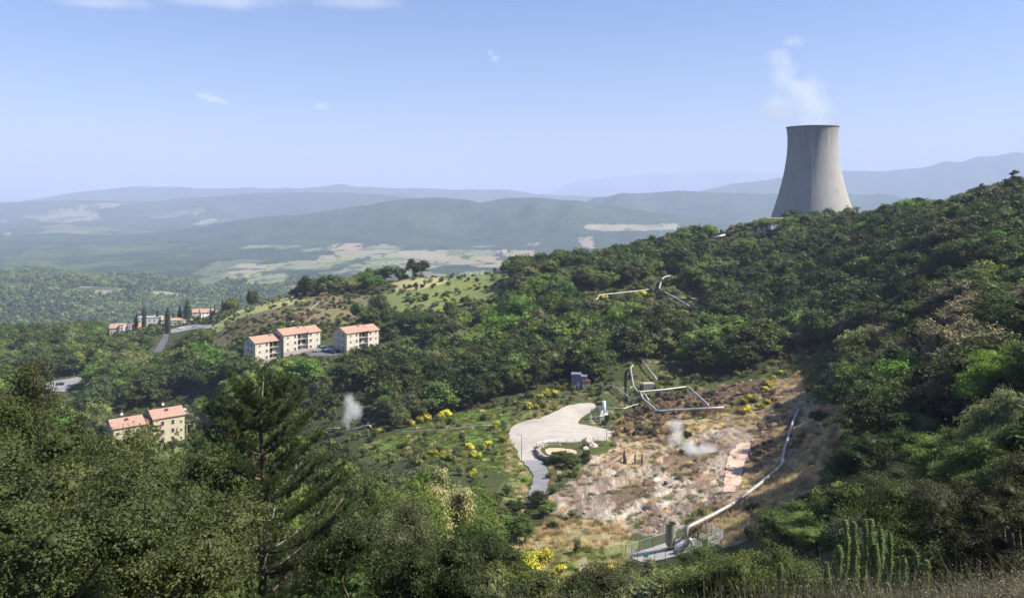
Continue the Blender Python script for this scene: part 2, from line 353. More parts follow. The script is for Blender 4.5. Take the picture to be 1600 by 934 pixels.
def ground_mat():
    m, nt, b, _ = nodes('ground_cover')
    g = nt.nodes.new('ShaderNodeNewGeometry'); at = nt.nodes.new('ShaderNodeAttribute'); at.attribute_name = 'Col'
    bw = nt.nodes.new('ShaderNodeAttribute'); bw.attribute_name = 'bare'; fr = nt.nodes.new('ShaderNodeAttribute'); fr.attribute_name = 'far'
    P = g.outputs['Position']
    f = noise(nt, .9, 6, .7, P); f1 = noise(nt, .12, 5, .65, P)
    c = mix(nt, mrange(nt, f, .3, .7), mix(nt, 1., at.outputs['Color'], (.55, .55, .55), 'MULTIPLY'), mix(nt, 1., at.outputs['Color'], (1.35, 1.32, 1.2), 'MULTIPLY'))
    c = mix(nt, mrange(nt, f1, .35, .7, 0, .5), c, mix(nt, 1., c, (.7, .8, .7), 'MULTIPLY'))
    # far woods: clumpy canopy
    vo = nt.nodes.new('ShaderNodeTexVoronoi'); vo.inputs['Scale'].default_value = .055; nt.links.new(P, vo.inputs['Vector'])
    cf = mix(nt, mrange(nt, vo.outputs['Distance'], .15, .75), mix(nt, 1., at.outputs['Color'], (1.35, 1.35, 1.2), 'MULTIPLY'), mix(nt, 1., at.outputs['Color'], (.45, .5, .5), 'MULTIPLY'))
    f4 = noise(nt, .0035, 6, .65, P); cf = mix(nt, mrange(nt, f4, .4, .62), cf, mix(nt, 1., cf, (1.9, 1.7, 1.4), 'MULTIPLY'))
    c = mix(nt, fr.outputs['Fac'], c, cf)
    # bare altered soil: streaks and stains
    mp = nt.nodes.new('ShaderNodeMapping'); mp.inputs['Rotation'].default_value = (0, 0, R(-53)); mp.inputs['Scale'].default_value = (1, .09, .3); nt.links.new(P, mp.inputs[0])
    s1 = noise(nt, .42, 6, .66, mp.outputs[0], .4); s2 = noise(nt, .16, 5, .6, P, 1.0); s3 = noise(nt, 2.2, 5, .7, P)
    soil = mix(nt, mrange(nt, s1, .42, .58), at.outputs['Color'], (.20, .155, .125))
    soil = mix(nt, mrange(nt, s2, .53, .66, 0, .85), soil, (.27, .16, .11)); soil = mix(nt, mrange(nt, s3, .55, .8, 0, .45), soil, (.64, .58, .49))
    soil = mix(nt, mrange(nt, s3, .22, .40, .45, 0), soil, (.11, .085, .07))
    c = mix(nt, bw.outputs['Fac'], c, soil)
    nt.links.new(c, b.inputs['Base Color']); b.inputs['Roughness'].default_value = .95; b.inputs['Specular IOR Level'].default_value = .1
    hm = nt.nodes.new('ShaderNodeMath'); hm.operation = 'ADD'; nt.links.new(f, hm.inputs[0]); nt.links.new(s3, hm.inputs[1])
    bump(nt, b, hm.outputs[0], .9, .5)
    b2 = nt.nodes.new('ShaderNodeBump'); b2.inputs['Strength'].default_value = 1; b2.inputs['Distance'].default_value = 6; b2.invert = True
    nt.links.new(vo.outputs['Distance'], b2.inputs['Height'])
    old = b.inputs['Normal'].links[0].from_socket
    mxn = nt.nodes.new('ShaderNodeMix'); mxn.data_type = 'VECTOR'; nt.links.new(fr.outputs['Fac'], mxn.inputs[0]); nt.links.new(old, mxn.inputs[4]); nt.links.new(b2.outputs[0], mxn.inputs[5])
    nt.links.new(mxn.outputs[1], b.inputs['Normal'])
    return m
M['ground'] = ground_mat()
def flat_mat(name, col, col2, col3):
    m, nt, b, _ = nodes(name); P = nt.nodes.new('ShaderNodeNewGeometry').outputs['Position']
    c = mix(nt, mrange(nt, noise(nt, .35, 6, .7, P), .35, .65), col, col2); c = mix(nt, mrange(nt, noise(nt, 1.8, 5, .7, P), .5, .75), c, col3)
    mp = nt.nodes.new('ShaderNodeMapping'); mp.inputs['Rotation'].default_value = (0, 0, R(25)); mp.inputs['Scale'].default_value = (.06, .9, 1); nt.links.new(P, mp.inputs[0])
    c = mix(nt, mrange(nt, noise(nt, 1., 4, .6, mp.outputs[0], .8), .52, .66, 0, .55), c, mix(nt, 1., c, (.72, .70, .68), 'MULTIPLY'))
    c = mix(nt, mrange(nt, noise(nt, .09, 4, .6, P), .5, .62, 0, .5), c, mix(nt, 1., c, (.78, .74, .70), 'MULTIPLY'))
    nt.links.new(c, b.inputs['Base Color']); b.inputs['Roughness'].default_value = .92; bump(nt, b, noise(nt, 6, 4, .7, P), .4, .03); return m
M['gravel'] = flat_mat('gravel', (.45, .41, .36), (.36, .325, .28), (.51, .47, .41))
M['asphalt'] = flat_mat('worn_asphalt', (.26, .26, .265), (.21, .21, .215), (.32, .32, .32))
M['earth'] = flat_mat('peach_earth', (.60, .42, .32), (.50, .34, .26), (.64, .50, .38))
M['tar'] = flat_mat('dark_asphalt', (.09, .09, .10), (.12, .12, .13), (.15, .15, .15))
M['slab'] = flat_mat('concrete_slab', (.44, .42, .38), (.36, .345, .31), (.50, .47, .42))
M['sand'] = flat_mat('ochre_sand', (.58, .42, .26), (.50, .40, .28), (.66, .54, .38))

# ------------------------------------------------------------------ layout areas (seen on the ground from the viewpoint)
LOT = [(795,672),(806,663),(822,657),(848,653),(866,644),(884,634),(905,630),(926,629),(932,636),(915,648),(903,656),(902,662),(930,667),(955,671),(957,688),(930,690),(905,691),(862,691),(848,693),(838,698),(838,708),(845,722),(816,722),(810,710),(803,696),(795,687)]
ROAD = [(815,718),(845,718),(856,735),(859,748),(855,765),(846,781),(817,781),(829,764),(834,748),(829,735)]
SAND = [(850,702),(858,699),(880,700),(903,705),(900,713),(880,715),(858,712)]
BARE = [(858,800),(872,775),(885,758),(905,735),(925,722),(945,712),(950,700),(980,693),(1010,697),(1060,692),(1080,680),(1110,668),(1140,652),(1160,668),(1180,690),(1195,688),(1180,712),(1160,735),(1140,775),(1110,790),(1085,802),(1065,820),(1035,832),(1000,833),(960,822),(930,814),(895,808)]
BROWN = [(955,665),(985,640),(1040,650),(1130,642),(1190,600),(1250,585),(1275,640),(1240,730),(1150,795),(1100,810),(1140,760),(1150,700),(1110,680),(1060,690),(960,690)]
SCRUBRED = [(990,640),(1040,615),(1100,610),(1140,600),(1200,590),(1210,620),(1140,645),(1080,660),(1040,690),(960,690),(960,665)]
DRYS = [(1245,640),(1320,630),(1330,660),(1300,700),(1275,770),(1200,830),(1130,855),(1085,835),(1090,820),(1155,787),(1228,732)]
YDRY = [(1060,660),(1100,650),(1135,650),(1130,668),(1090,672),(1070,690),(1050,686)]
DRYB = [(790,835),(860,815),(930,812),(990,832),(975,850),(900,858),(830,860),(790,850)]
FIELD = [(780,870),(840,850),(930,835),(1000,845),(985,880),(940,915),(860,925),(790,900)]
PATH2 = [(905,870),(920,868),(922,885),(918,915),(900,915),(908,890)]
MEADOW = [(560,700),(640,668),(720,645),(790,635),(800,660),(795,690),(780,740),(720,730),(640,715),(590,720)]
VERGE = [(778,690),(790,660),(815,645),(870,625),(885,632),(850,650),(800,662),(797,690),(812,722),(832,745),(815,780),(790,782),(795,740)]
UPMEAD = [(597,440),(640,430),(700,428),(762,424),(800,430),(800,445),(760,470),(700,480),(640,495),(605,478)]
UPDRY = [(605,442),(650,436),(690,432),(700,440),(660,452),(612,456)]
HILLT = [(330,512),(352,498),(380,480),(420,470),(455,462),(480,468),(430,482),(390,492),(360,505),(340,520)]
HILLB = [(330,535),(345,515),(390,492),(440,478),(500,462),(560,455),(580,462),(560,500),(520,510),(440,505),(400,520),(360,545)]
SLOPEG = [(1180,620),(1200,590),(1260,560),(1300,545),(1330,560),(1310,600),(1260,640),(1200,650)]
FIELDS = [([(100,450),(160,447),(195,450),(203,456),(165,462),(120,458)],(.42,.36,.22)),([(215,457),(260,455),(298,461),(285,466),(240,463)],(.40,.38,.22)),
 ([(112,473),(140,478),(150,482),(120,480)],(.45,.36,.24)),([(350,425),(375,411),(405,412),(420,418),(400,428),(375,432)],(.50,.38,.28)),
 ([(385,438),(400,430),(445,427),(455,437),(440,445),(405,450)],(.33,.34,.17)),([(420,412),(470,408),(500,410),(520,412),(480,420),(430,424)],(.34,.34,.20)),
 ([(513,385),(530,381),(563,381),(566,391),(520,393)],(.60,.36,.26)),([(470,390),(502,386),(500,393),(478,394)],(.26,.30,.16)),([(497,400),(525,396),(520,405),(498,405)],(.50,.34,.25)),
 ([(600,395),(640,391),(697,391),(700,408),(690,414),(640,402),(600,398)],(.58,.38,.28)),([(620,408),(690,404),(697,414),(650,424),(625,418)],(.50,.34,.25)),([(550,395),(590,393),(640,400),(590,404)],(.44,.38,.26)),
 ([(722,394),(765,391),(770,400),(730,400)],(.32,.33,.18)),([(905,353),(940,350),(1000,352),(1060,350),(1062,358),(1010,360),(940,362)],(.46,.36,.24)),([(900,372),(925,370),(928,388),(910,386)],(.52,.36,.26)),
 ([(820,381),(842,380),(838,384)],(.6,.5,.35)),([(60,335),(90,328),(150,318),(192,318),(190,323),(130,326),(155,335),(155,343),(100,348),(60,344)],(.42,.36,.24)),([(255,333),(300,329),(318,329),(312,334),(270,337)],(.42,.36,.24)),
 ([(300,350),(325,342),(343,342),(320,352)],(.50,.40,.28)),([(10,364),(16,364),(14,367),(9,367)],(.5,.4,.3)),([(520,425),(560,412),(600,418),(560,430)],(.30,.32,.17)),([(440,450),(480,440),(500,446),(470,458)],(.32,.33,.18)),([(300,440),(340,430),(350,440),(320,450)],(.20,.24,.11)),
 ([(580,384),(600,382),(612,386),(590,389)],(.36,.36,.2)),([(618,383),(634,382),(638,386),(622,387)],(.44,.4,.25)),([(380,443),(392,436),(400,440),(396,446)],(.44,.38,.24)),([(330,415),(345,408),(350,412),(338,420)],(.2,.25,.12))]

CLEAR = [[(772,795),(792,735),(785,700),(740,705),(640,722),(580,725),(555,712),(600,690),(650,668),(720,645),(800,628),(850,612),(885,600),(940,600),(985,592),(985,562),(1055,562),(1060,595),(1120,588),(1180,598),(1210,560),(1290,540),(1320,560),(1320,590),(1280,620),(1290,650),(1330,650),(1300,700),(1270,760),(1190,815),(1155,820),(1130,862),(1080,862),(990,885),(930,905),(880,895),(800,875),(790,850),(800,835),(860,812)],
 [(600,438),(640,431),(762,423),(800,432),(770,458),(700,478),(640,490),(610,470)],
 [(330,535),(345,508),(385,480),(455,462),(500,462),(575,458),(580,470),(560,498),(440,500),(400,515),(360,545)],
 [(386,545),(386,522),(430,518),(430,502),(498,498),(498,540),(470,548),(450,552),(420,550)], [(520,538),(520,498),(592,496),(590,536),(548,542)], [(492,552),(498,541),(528,541),(545,549),(530,553)],
 [(172,668),(176,648),(262,636),(274,642),(276,700),(240,700)], [(60,615),(60,592),(126,586),(128,606),(100,616)],
 [(170,525),(172,500),(215,502),(240,488),(300,490),(345,480),(346,500),(310,508),(255,525)], [(236,552),(246,530),(262,518),(270,522),(262,545)],
 [(912,476),(912,460),(1012,446),(1028,428),(1050,426),(1044,450),(1092,464),(1090,486),(1060,480),(1030,464),(950,470)],
 [(1106,380),(1110,366),(1142,346),(1180,344),(1205,362),(1208,376),(1150,374),(1120,384)],
 [(272,668),(276,634),(290,616),(342,616),(346,672),(300,676)], [(625,535),(628,522),(656,522),(660,538)],[(462,676),(470,656),(500,662),(530,668),(530,610),(566,610),(575,662),(590,660),(590,690),(520,690)],
 [(440,640),(447,612),(490,610),(490,630)]]
CLEAR_G = CLEAR[:3] + CLEAR[5:6]
# ------------------------------------------------------------------ the ground sheet
def build_ground():
    t = np.unique(np.round(np.concatenate([np.linspace(-1.15, -.66, 60), np.arange(-.66, .66, .00175), np.linspace(.66, 1.15, 60)]), 6))
    lg = math.log
    yy = np.exp(np.concatenate([np.linspace(lg(2), lg(120), 190, endpoint=False), np.linspace(lg(120), lg(300), 290, endpoint=False), np.linspace(lg(300), lg(720), 190, endpoint=False),
                 np.linspace(lg(720), lg(8000), 360, endpoint=False), np.linspace(lg(8000), lg(65000), 140)]))
    T, Y = np.meshgrid(t, yy); X = T * Y; Z = H(X, Y)
    U, Vv = proj(X, Y, Z); n = fbm(X / 9, Y / 9, 51, 4); n2 = fbm(X / 4, Y / 4, 52, 3)
    sc_ = np.clip(60 / np.maximum(Y, 60) * 6, .6, 5)
    u = U + n * 12 * np.clip(sc_ / 3, .3, 1); v = Vv + n2 * 5 * np.clip(sc_ / 3, .3, 1)
    col = np.zeros(X.shape + (3,)); bare = np.zeros(X.shape); far = ss(1000, 1500, Y)
    col[:] = (.070, .082, .036)
    col[Y > 900] = (.030, .050, .026)
    near = (Y < 900) & (Y > 60)
    def put(P, c, rng=near, uu=None, vv=None):
        k = inpoly(u if uu is None else uu, v if vv is None else vv, P) & rng; col[k] = c; return k
    for P in CLEAR_G: put(P, (.10, .12, .05))
    put(SLOPEG, (.075, .10, .04)); put(MEADOW, (.14, .23, .055)); put(UPMEAD, (.20, .235, .09)); put(UPDRY, (.40, .36, .20)); put(HILLB, (.20, .18, .10)); put(HILLT, (.40, .42, .17))
    put(BROWN, (.33, .26, .185)); put(SCRUBRED, (.15, .105, .08)); put(DRYS, (.42, .35, .23)); put(FIELD, (.26, .28, .11)); put(DRYB, (.42, .35, .20)); put(PATH2, (.42, .35, .25)); put(VERGE, (.21, .23, .08))
    ub, vb = U + n * 30, Vv + n2 * 9
    def wob(P, k1=1., k2=1.): return inpoly(U + n * 34 * k1, Vv + fbm(X / 5 + 7, Y / 5, 55, 4) * 16 * k2, P) & (Y < 320) & (Y > 100)
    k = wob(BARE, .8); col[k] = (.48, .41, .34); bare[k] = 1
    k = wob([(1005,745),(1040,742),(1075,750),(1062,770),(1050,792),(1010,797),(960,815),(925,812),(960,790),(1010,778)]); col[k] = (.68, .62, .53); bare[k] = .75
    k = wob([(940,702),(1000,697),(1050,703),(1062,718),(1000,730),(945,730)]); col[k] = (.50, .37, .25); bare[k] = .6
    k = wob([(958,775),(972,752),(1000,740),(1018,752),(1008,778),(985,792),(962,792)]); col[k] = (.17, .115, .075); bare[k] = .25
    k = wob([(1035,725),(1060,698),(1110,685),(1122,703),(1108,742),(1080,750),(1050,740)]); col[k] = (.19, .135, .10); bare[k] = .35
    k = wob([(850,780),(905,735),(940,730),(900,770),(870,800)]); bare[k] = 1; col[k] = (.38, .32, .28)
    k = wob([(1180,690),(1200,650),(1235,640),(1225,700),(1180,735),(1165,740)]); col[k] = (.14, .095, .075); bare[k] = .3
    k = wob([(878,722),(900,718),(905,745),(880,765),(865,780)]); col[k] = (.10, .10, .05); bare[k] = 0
    k = inpoly(u, v, YDRY) & near; col[k] = (.46, .38, .22); bare[k] = 0
    k = near & (col[..., 0] > .3) & ~(bare > .5); 
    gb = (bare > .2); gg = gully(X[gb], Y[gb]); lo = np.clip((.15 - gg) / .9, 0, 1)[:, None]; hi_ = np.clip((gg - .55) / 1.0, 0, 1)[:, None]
    cb = col[gb]; cb = cb * (1 - lo * .75) + np.array((.20, .145, .105)) * lo * .75; cb = cb * (1 - hi_ * .5) + np.array((.60, .53, .43)) * hi_ * .5; col[gb] = cb  # slope shading put into the soil colour, brown to pale by gully relief
    f = (Y > 1200); nf = fbm(X / 60, Y / 60, 61, 4); nf2 = fbm(X / 90, Y / 90, 62, 4); uf = U + nf * 6; vf = Vv + nf2 * 3
    fieldk = np.zeros(X.shape, bool)
    for P, c in FIELDS:
        k = inpoly(uf, vf, P) & f
        col[k] = c; far[k] = .0; fieldk |= k
    # valley patchwork: lighter grass and scrub between woods
    pt = fbm(X / 260, Y / 420, 71, 4); val = (Y > 1500) & (Y < 5200) & (Vv > 383) & ~fieldk & (Vv < 470)
    k = val & (pt > .18) & (U > 330) & (U < 760); col[k] = (.13, .155, .07); k2 = val & (pt > .1) & (U <= 330); col[k2] = (.055, .085, .035)
    # small fields and hedgerows on the valley floor
    qx, qy = X / 210 + fbm(X / 300, Y / 300, 75, 2), Y / 420 + fbm(X / 300, Y / 300, 76, 2); hc = _h(np.floor(qx), np.floor(qy), 9); ed = np.minimum(np.minimum(qx % 1, 1 - qx % 1) * 210, np.minimum(qy % 1, 1 - qy % 1) * 420)
    k = (Y > 2300) & (Y < 5200) & (U > 300) & (U < 880) & (Vv > 384) & ~fieldk & (ed > 22 + 20 * fbm(X / 50, Y / 50, 79, 3))
    for lo, hi, c in ((.44, .6, (.10, .125, .065)), (.6, .70, (.16, .17, .09)), (.70, .76, (.26, .22, .15)), (.76, .86, (.09, .12, .055))): kk = k & (hc > lo) & (hc < hi); col[kk] = c; far[kk] = .2
    hedge = fieldk & (fbm(X / 60, Y / 110, 83, 3) > .24); col[hedge] = (.07, .09, .045); cf_ = fieldk & ~hedge; g_ = col[cf_].mean(-1, keepdims=True); col[cf_] = (col[cf_] * .6 + g_ * .4) * (.62, .66, .58)
    k = (Y > 6000) & (Y < 13000) & (fbm(X / 500, Y / 700, 73, 4) > .3) & (Vv > 318) & (U < 700); col[k] = (.11, .12, .07)
    nr, nc = X.shape; I = np.arange(nr * nc).reshape(nr, nc)
    Q = np.stack([I[:-1, :-1], I[:-1, 1:], I[1:, 1:], I[1:, :-1]], -1).reshape(-1, 4)
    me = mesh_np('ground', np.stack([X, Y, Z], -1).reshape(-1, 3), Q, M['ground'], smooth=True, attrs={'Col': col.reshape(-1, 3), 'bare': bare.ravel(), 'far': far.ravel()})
    tag(link('ground', me), kind='structure')
build_ground()
def world_poly(P): return [tuple(hit(u, v)[:2]) for u, v in P]
def sheet(name, P, m, off=.1, step=.7, dense=None):
    """a pavement draped over the ground inside a closed outline"""
    W = np.array(world_poly(dense or P)); out = []
    for i in range(len(W)):          # soften corners and subdivide
        a, b = W[i], W[(i + 1) % len(W)]; k = max(1, int(np.hypot(*(b - a)) / 1.2))
        for j in range(k): out.append(a + (b - a) * j / k)
    W = np.array(out)
    for _ in range(2): W = (np.roll(W, 1, 0) + W * 2 + np.roll(W, -1, 0)) / 4
    W = W + np.stack([fbm(W[:, 0] / 2.5, W[:, 1] / 2.5, 5, 3), fbm(W[:, 0] / 2.5, W[:, 1] / 2.5, 6, 3)], -1) * .7
    import bmesh
    bm = bmesh.new(); vs_ = [bm.verts.new((x, y, 0)) for x, y in W]; bm.faces.new(vs_)
    x0, y0 = W.min(0); x1, y1 = W.max(0)
    for k in np.arange(x0 + step / 2, x1, step): bmesh.ops.bisect_plane(bm, geom=bm.verts[:] + bm.edges[:] + bm.faces[:], plane_co=(k, 0, 0), plane_no=(1, 0, 0))
    for k in np.arange(y0 + step / 2, y1, step): bmesh.ops.bisect_plane(bm, geom=bm.verts[:] + bm.edges[:] + bm.faces[:], plane_co=(0, k, 0), plane_no=(0, 1, 0))
    bmesh.ops.triangulate(bm, faces=bm.faces[:])
    co = np.array([v.co[:] for v in bm.verts]); z = H(co[:, 0], co[:, 1]) + off
    for v, q in zip(bm.verts, z): v.co.z = q
    me = bpy.data.meshes.new(name); bm.to_mesh(me); bm.free(); me.materials.append(m)
    for p in me.polygons: p.use_smooth = True
    if sum(p.normal.z for p in me.polygons) < 0: me.flip_normals()
    return tag(link(name, me), kind='structure')
sheet('gravel_lot', LOT, M['gravel'], .10)
sheet('road', ROAD, M['asphalt'], .14)
sheet('earth_path', [(1128,772),(1131,750),(1134,735),(1138,712),(1146,702),(1158,690),(1174,691),(1172,704),(1163,722),(1158,745),(1148,775)], M['earth'], .16)
sheet('sand_pit_ground', SAND, M['sand'], .12)
sheet('car_park_pavement', [(62,600),(82,596),(112,592),(124,588),(128,594),(112,606),(100,613),(72,611)], M['asphalt'], .25, 1.5)
sheet('valley_road', [(238,550),(248,536),(257,522),(264,524),(262,532),(252,550)], M['tar'], .3, 1.5)
sheet('courtyard_pavement', [(470,548),(500,540),(530,540),(548,549),(522,556),(484,556)], M['tar'], .25, 1.2)
sheet('village_road', [(265,516),(300,508),(330,508),(332,512),(300,515),(268,522)], M['asphalt'], .3, 1.5)

# ------------------------------------------------------------------ cooling tower
TY = 600.; tt, ts = ray(1269.5, 345); TX = tt * TY; TB = float(H([TX], [TY])[0])
top_z = ray(1270, 199.5)[1] * TY
def build_tower():
    t = thing('cooling_tower', 'huge pale concrete hyperbolic cooling tower giving off white steam above the wooded ridge', 'cooling tower', (TX, TY, TB - 3))
    h = top_z - (TB - 3); k = TY / F; rt = 38.6 * k; rb = 63.5 * k; y0 = h * .95
    zs = np.linspace(6, h, 60)
    def rad(z):       # straight cone low down, gently flaring lip above
        q = (z - 6) / (h - 6); wv = 37.2 * k
        return math.sqrt(wv ** 2 + (rb ** 2 - wv ** 2) * ((1 - q / .86) / 1.) ** 2) if q < .86 else math.sqrt(wv ** 2 + (rt ** 2 - wv ** 2) * ((q - .86) / .14) ** 2)
    prof = [(rad(z), z) for z in zs]; inner = [(rad(z) - .7, z) for z in zs[::-1]]
    MB().lathe(prof + inner + [prof[0]], 128).build('shell', M['tower'], t, True)
    rr = rad(h); MB().lathe([(rr - .72, h - .1), (rr + .4, h - .1), (rr + .4, h + .5), (rr - .72, h + .55), (rr - .72, h - .1)], 128).build('rim', M['steel'], t)
    b = MB(); r0 = rad(6); n = 40
    for i in range(n):
        a = 2 * math.pi * i / n
        for s in (-1, 1):
            a2 = a + s * math.pi / n
            b.tube([(math.cos(a) * (r0 + 2.5), math.sin(a) * (r0 + 2.5), 0), (math.cos(a2) * r0, math.sin(a2) * r0, 6.2)], .45, 6)
    b.build('support_columns', M['concrete'], t)
    MB().lathe([(r0 + 4, -6), (r0 + 4, 1.6), (r0 + 3.4, 1.6), (r0 + 3.4, -6)], 96).build('basin_wall', M['concrete'], t)
    # ladder on the shell facing left-front
    a = R(250); L = MB(); P = [(math.cos(a) * (rad(z) + .3), math.sin(a) * (rad(z) + .3), z) for z in np.linspace(6, h, 40)]; L.tube(P, .12, 5); L.build('ladder', M['concrete'], t)
build_tower()

# ------------------------------------------------------------------ air
def build_haze():
    b = MB().box(-60000, 60000, -300, 66000, -620, 640)
    m, nt, bs, out = nodes('haze_air'); nt.nodes.remove(bs)
    pv = nt.nodes.new('ShaderNodeVolumePrincipled'); pv.inputs['Color'].default_value = (.62, .72, .98, 1); pv.inputs['Density'].default_value = 9.4e-5; pv.inputs['Anisotropy'].default_value = .0
    nt.links.new(pv.outputs[0], out.inputs['Volume'])
    o = b.build('haze', m); tag(o, kind='stuff')
build_haze()
def puff_mat(name, dens, nscale, lo, hi, col=(1, 1, 1), edge=1.0):
    m, nt, bs, out = nodes(name); nt.nodes.remove(bs)
    tc = nt.nodes.new('ShaderNodeTexCoord'); ln = nt.nodes.new('ShaderNodeVectorMath'); ln.operation = 'LENGTH'; nt.links.new(tc.outputs['Object'], ln.inputs[0])
    P = nt.nodes.new('ShaderNodeNewGeometry').outputs['Position']
    f = noise(nt, nscale, 5, .62, P, .8); fall = mrange(nt, ln.outputs['Value'], .0, 1., edge, -.55 * edge)
    ad = nt.nodes.new('ShaderNodeMath'); ad.operation = 'MULTIPLY_ADD'; nt.links.new(f, ad.inputs[0]); ad.inputs[1].default_value = 1.6; nt.links.new(fall, ad.inputs[2])
    d = mrange(nt, ad.outputs[0], lo, hi, 0, dens)
    pv = nt.nodes.new('ShaderNodeVolumePrincipled'); pv.inputs['Color'].default_value = (*col, 1); nt.links.new(d, pv.inputs['Density']); pv.inputs['Anisotropy'].default_value = 0
    nt.links.new(pv.outputs[0], out.inputs['Volume']); return m
import bmesh
def puff_mesh(name, m):
    bm = bmesh.new(); bmesh.ops.create_icosphere(bm, subdivisions=3, radius=1); me = bpy.data.meshes.new(name); bm.to_mesh(me); bm.free(); me.materials.append(m); return me
def plume(name, m, puffs, Y, kind='stuff'):
    """puffs: (u, v, rx px, rz px) around a common distance"""
    me = puff_mesh(name, m); root = None
    root = bpy.data.objects.new(name, None); C.objects.link(root); t, s = ray(puffs[0][0], puffs[0][1]); root.location = (t * Y, Y, s * Y); tag(root, kind=kind)
    for i, (u, v, a, b, dy) in enumerate(puffs):
        t, s = ray(u, v); y = Y + dy
        o = link('puff', me, root); o.location = (t * y - root.location.x, y - root.location.y, s * y - root.location.z)
        o.scale = (a * y / F, (a + b) / 2 * y / F, b * y / F)
    return root
m = puff_mat('steam_of_tower', .040, .055, .66, 1.7, edge=.85)
plume('steam_plume', m, [(1270,196,46,22,0),(1274,168,40,38,-2),(1256,142,50,40,2),(1224,116,42,32,0),(1216,92,34,26,3),(1238,66,30,14,2),(1218,172,52,30,4)], TY)
m = puff_mat('fumarole_steam', .32, .5, .66, 1.6, edge=1.)
plume('steam_plume', m, [(1038,724,14,12,0),(1048,706,20,22,2),(1057,686,21,24,4),(1056,664,22,18,6)], 212)
plume('steam_plume', m, [(1090,710,26,22,0),(1112,714,30,22,1),(1132,712,22,16,2),(1076,700,24,20,2),(1104,704,26,20,0)], 203)
m2 = puff_mat('well_steam', .24, .6, .66, 1.5, edge=1.)
plume('steam_plume', m2, [(544,666,6,10,-2),(541,655,13,16,-2),(548,643,17,20,-1),(546,626,14,20,0),(558,642,14,22,0)], 262)
m = puff_mat('cloud_vapour', .0035, .0016, .65, 1.5, edge=.9)
for P, Yc in (([(318,150,22,12,0),(335,156,26,10,0),(350,160,14,8,0)], 14000), ([(502,167,20,12,0)], 14000), ([(766,82,10,10,0),(773,92,12,10,0)], 13000)):
    plume('cloud', m, P, Yc, 'structure')
m = puff_mat('high_cloud_vapour', .0010, .0007, .65, 1.7, edge=.9)
plume('cloud', m, [(350,-2,170,16,0),(560,2,130,14,0),(160,4,120,14,0)], 15000, 'structure')

# ------------------------------------------------------------------ plants: meshes
def rdirs(rng, n, up=0.0):
    d = rng.normal(size=(n, 3)); d[:, 2] += up; return d / np.linalg.norm(d, axis=1)[:, None]
def leaves(rng, P, N, size, aspect=.55, tilt=.6):
    """one small bent leaf-clump quad at each point, facing roughly along N"""
    n = len(P); N = N + rng.normal(size=(n, 3)) * tilt; N /= np.linalg.norm(N, axis=1)[:, None]
    A = np.cross(N, rng.normal(size=(n, 3))); A /= np.linalg.norm(A, axis=1)[:, None] + 1e-9; B = np.cross(N, A)
    s = size * rng.uniform(.6, 1.35, (n, 1)); a = A * s; b = B * s * aspect
    V = np.stack([P - a, P - b + N * s * .12, P + a, P + b - N * s * .12], 1).reshape(-1, 3)
    return V, np.arange(4 * n).reshape(-1, 4)
ICO = None
def ico():
    global ICO
    if ICO is None:
        bm = bmesh.new(); bmesh.ops.create_icosphere(bm, subdivisions=2, radius=1)
        ICO = (np.array([v.co[:] for v in bm.verts]), np.array([[v.index for v in f.verts] for f in bm.faces])); bm.free()
    return ICO
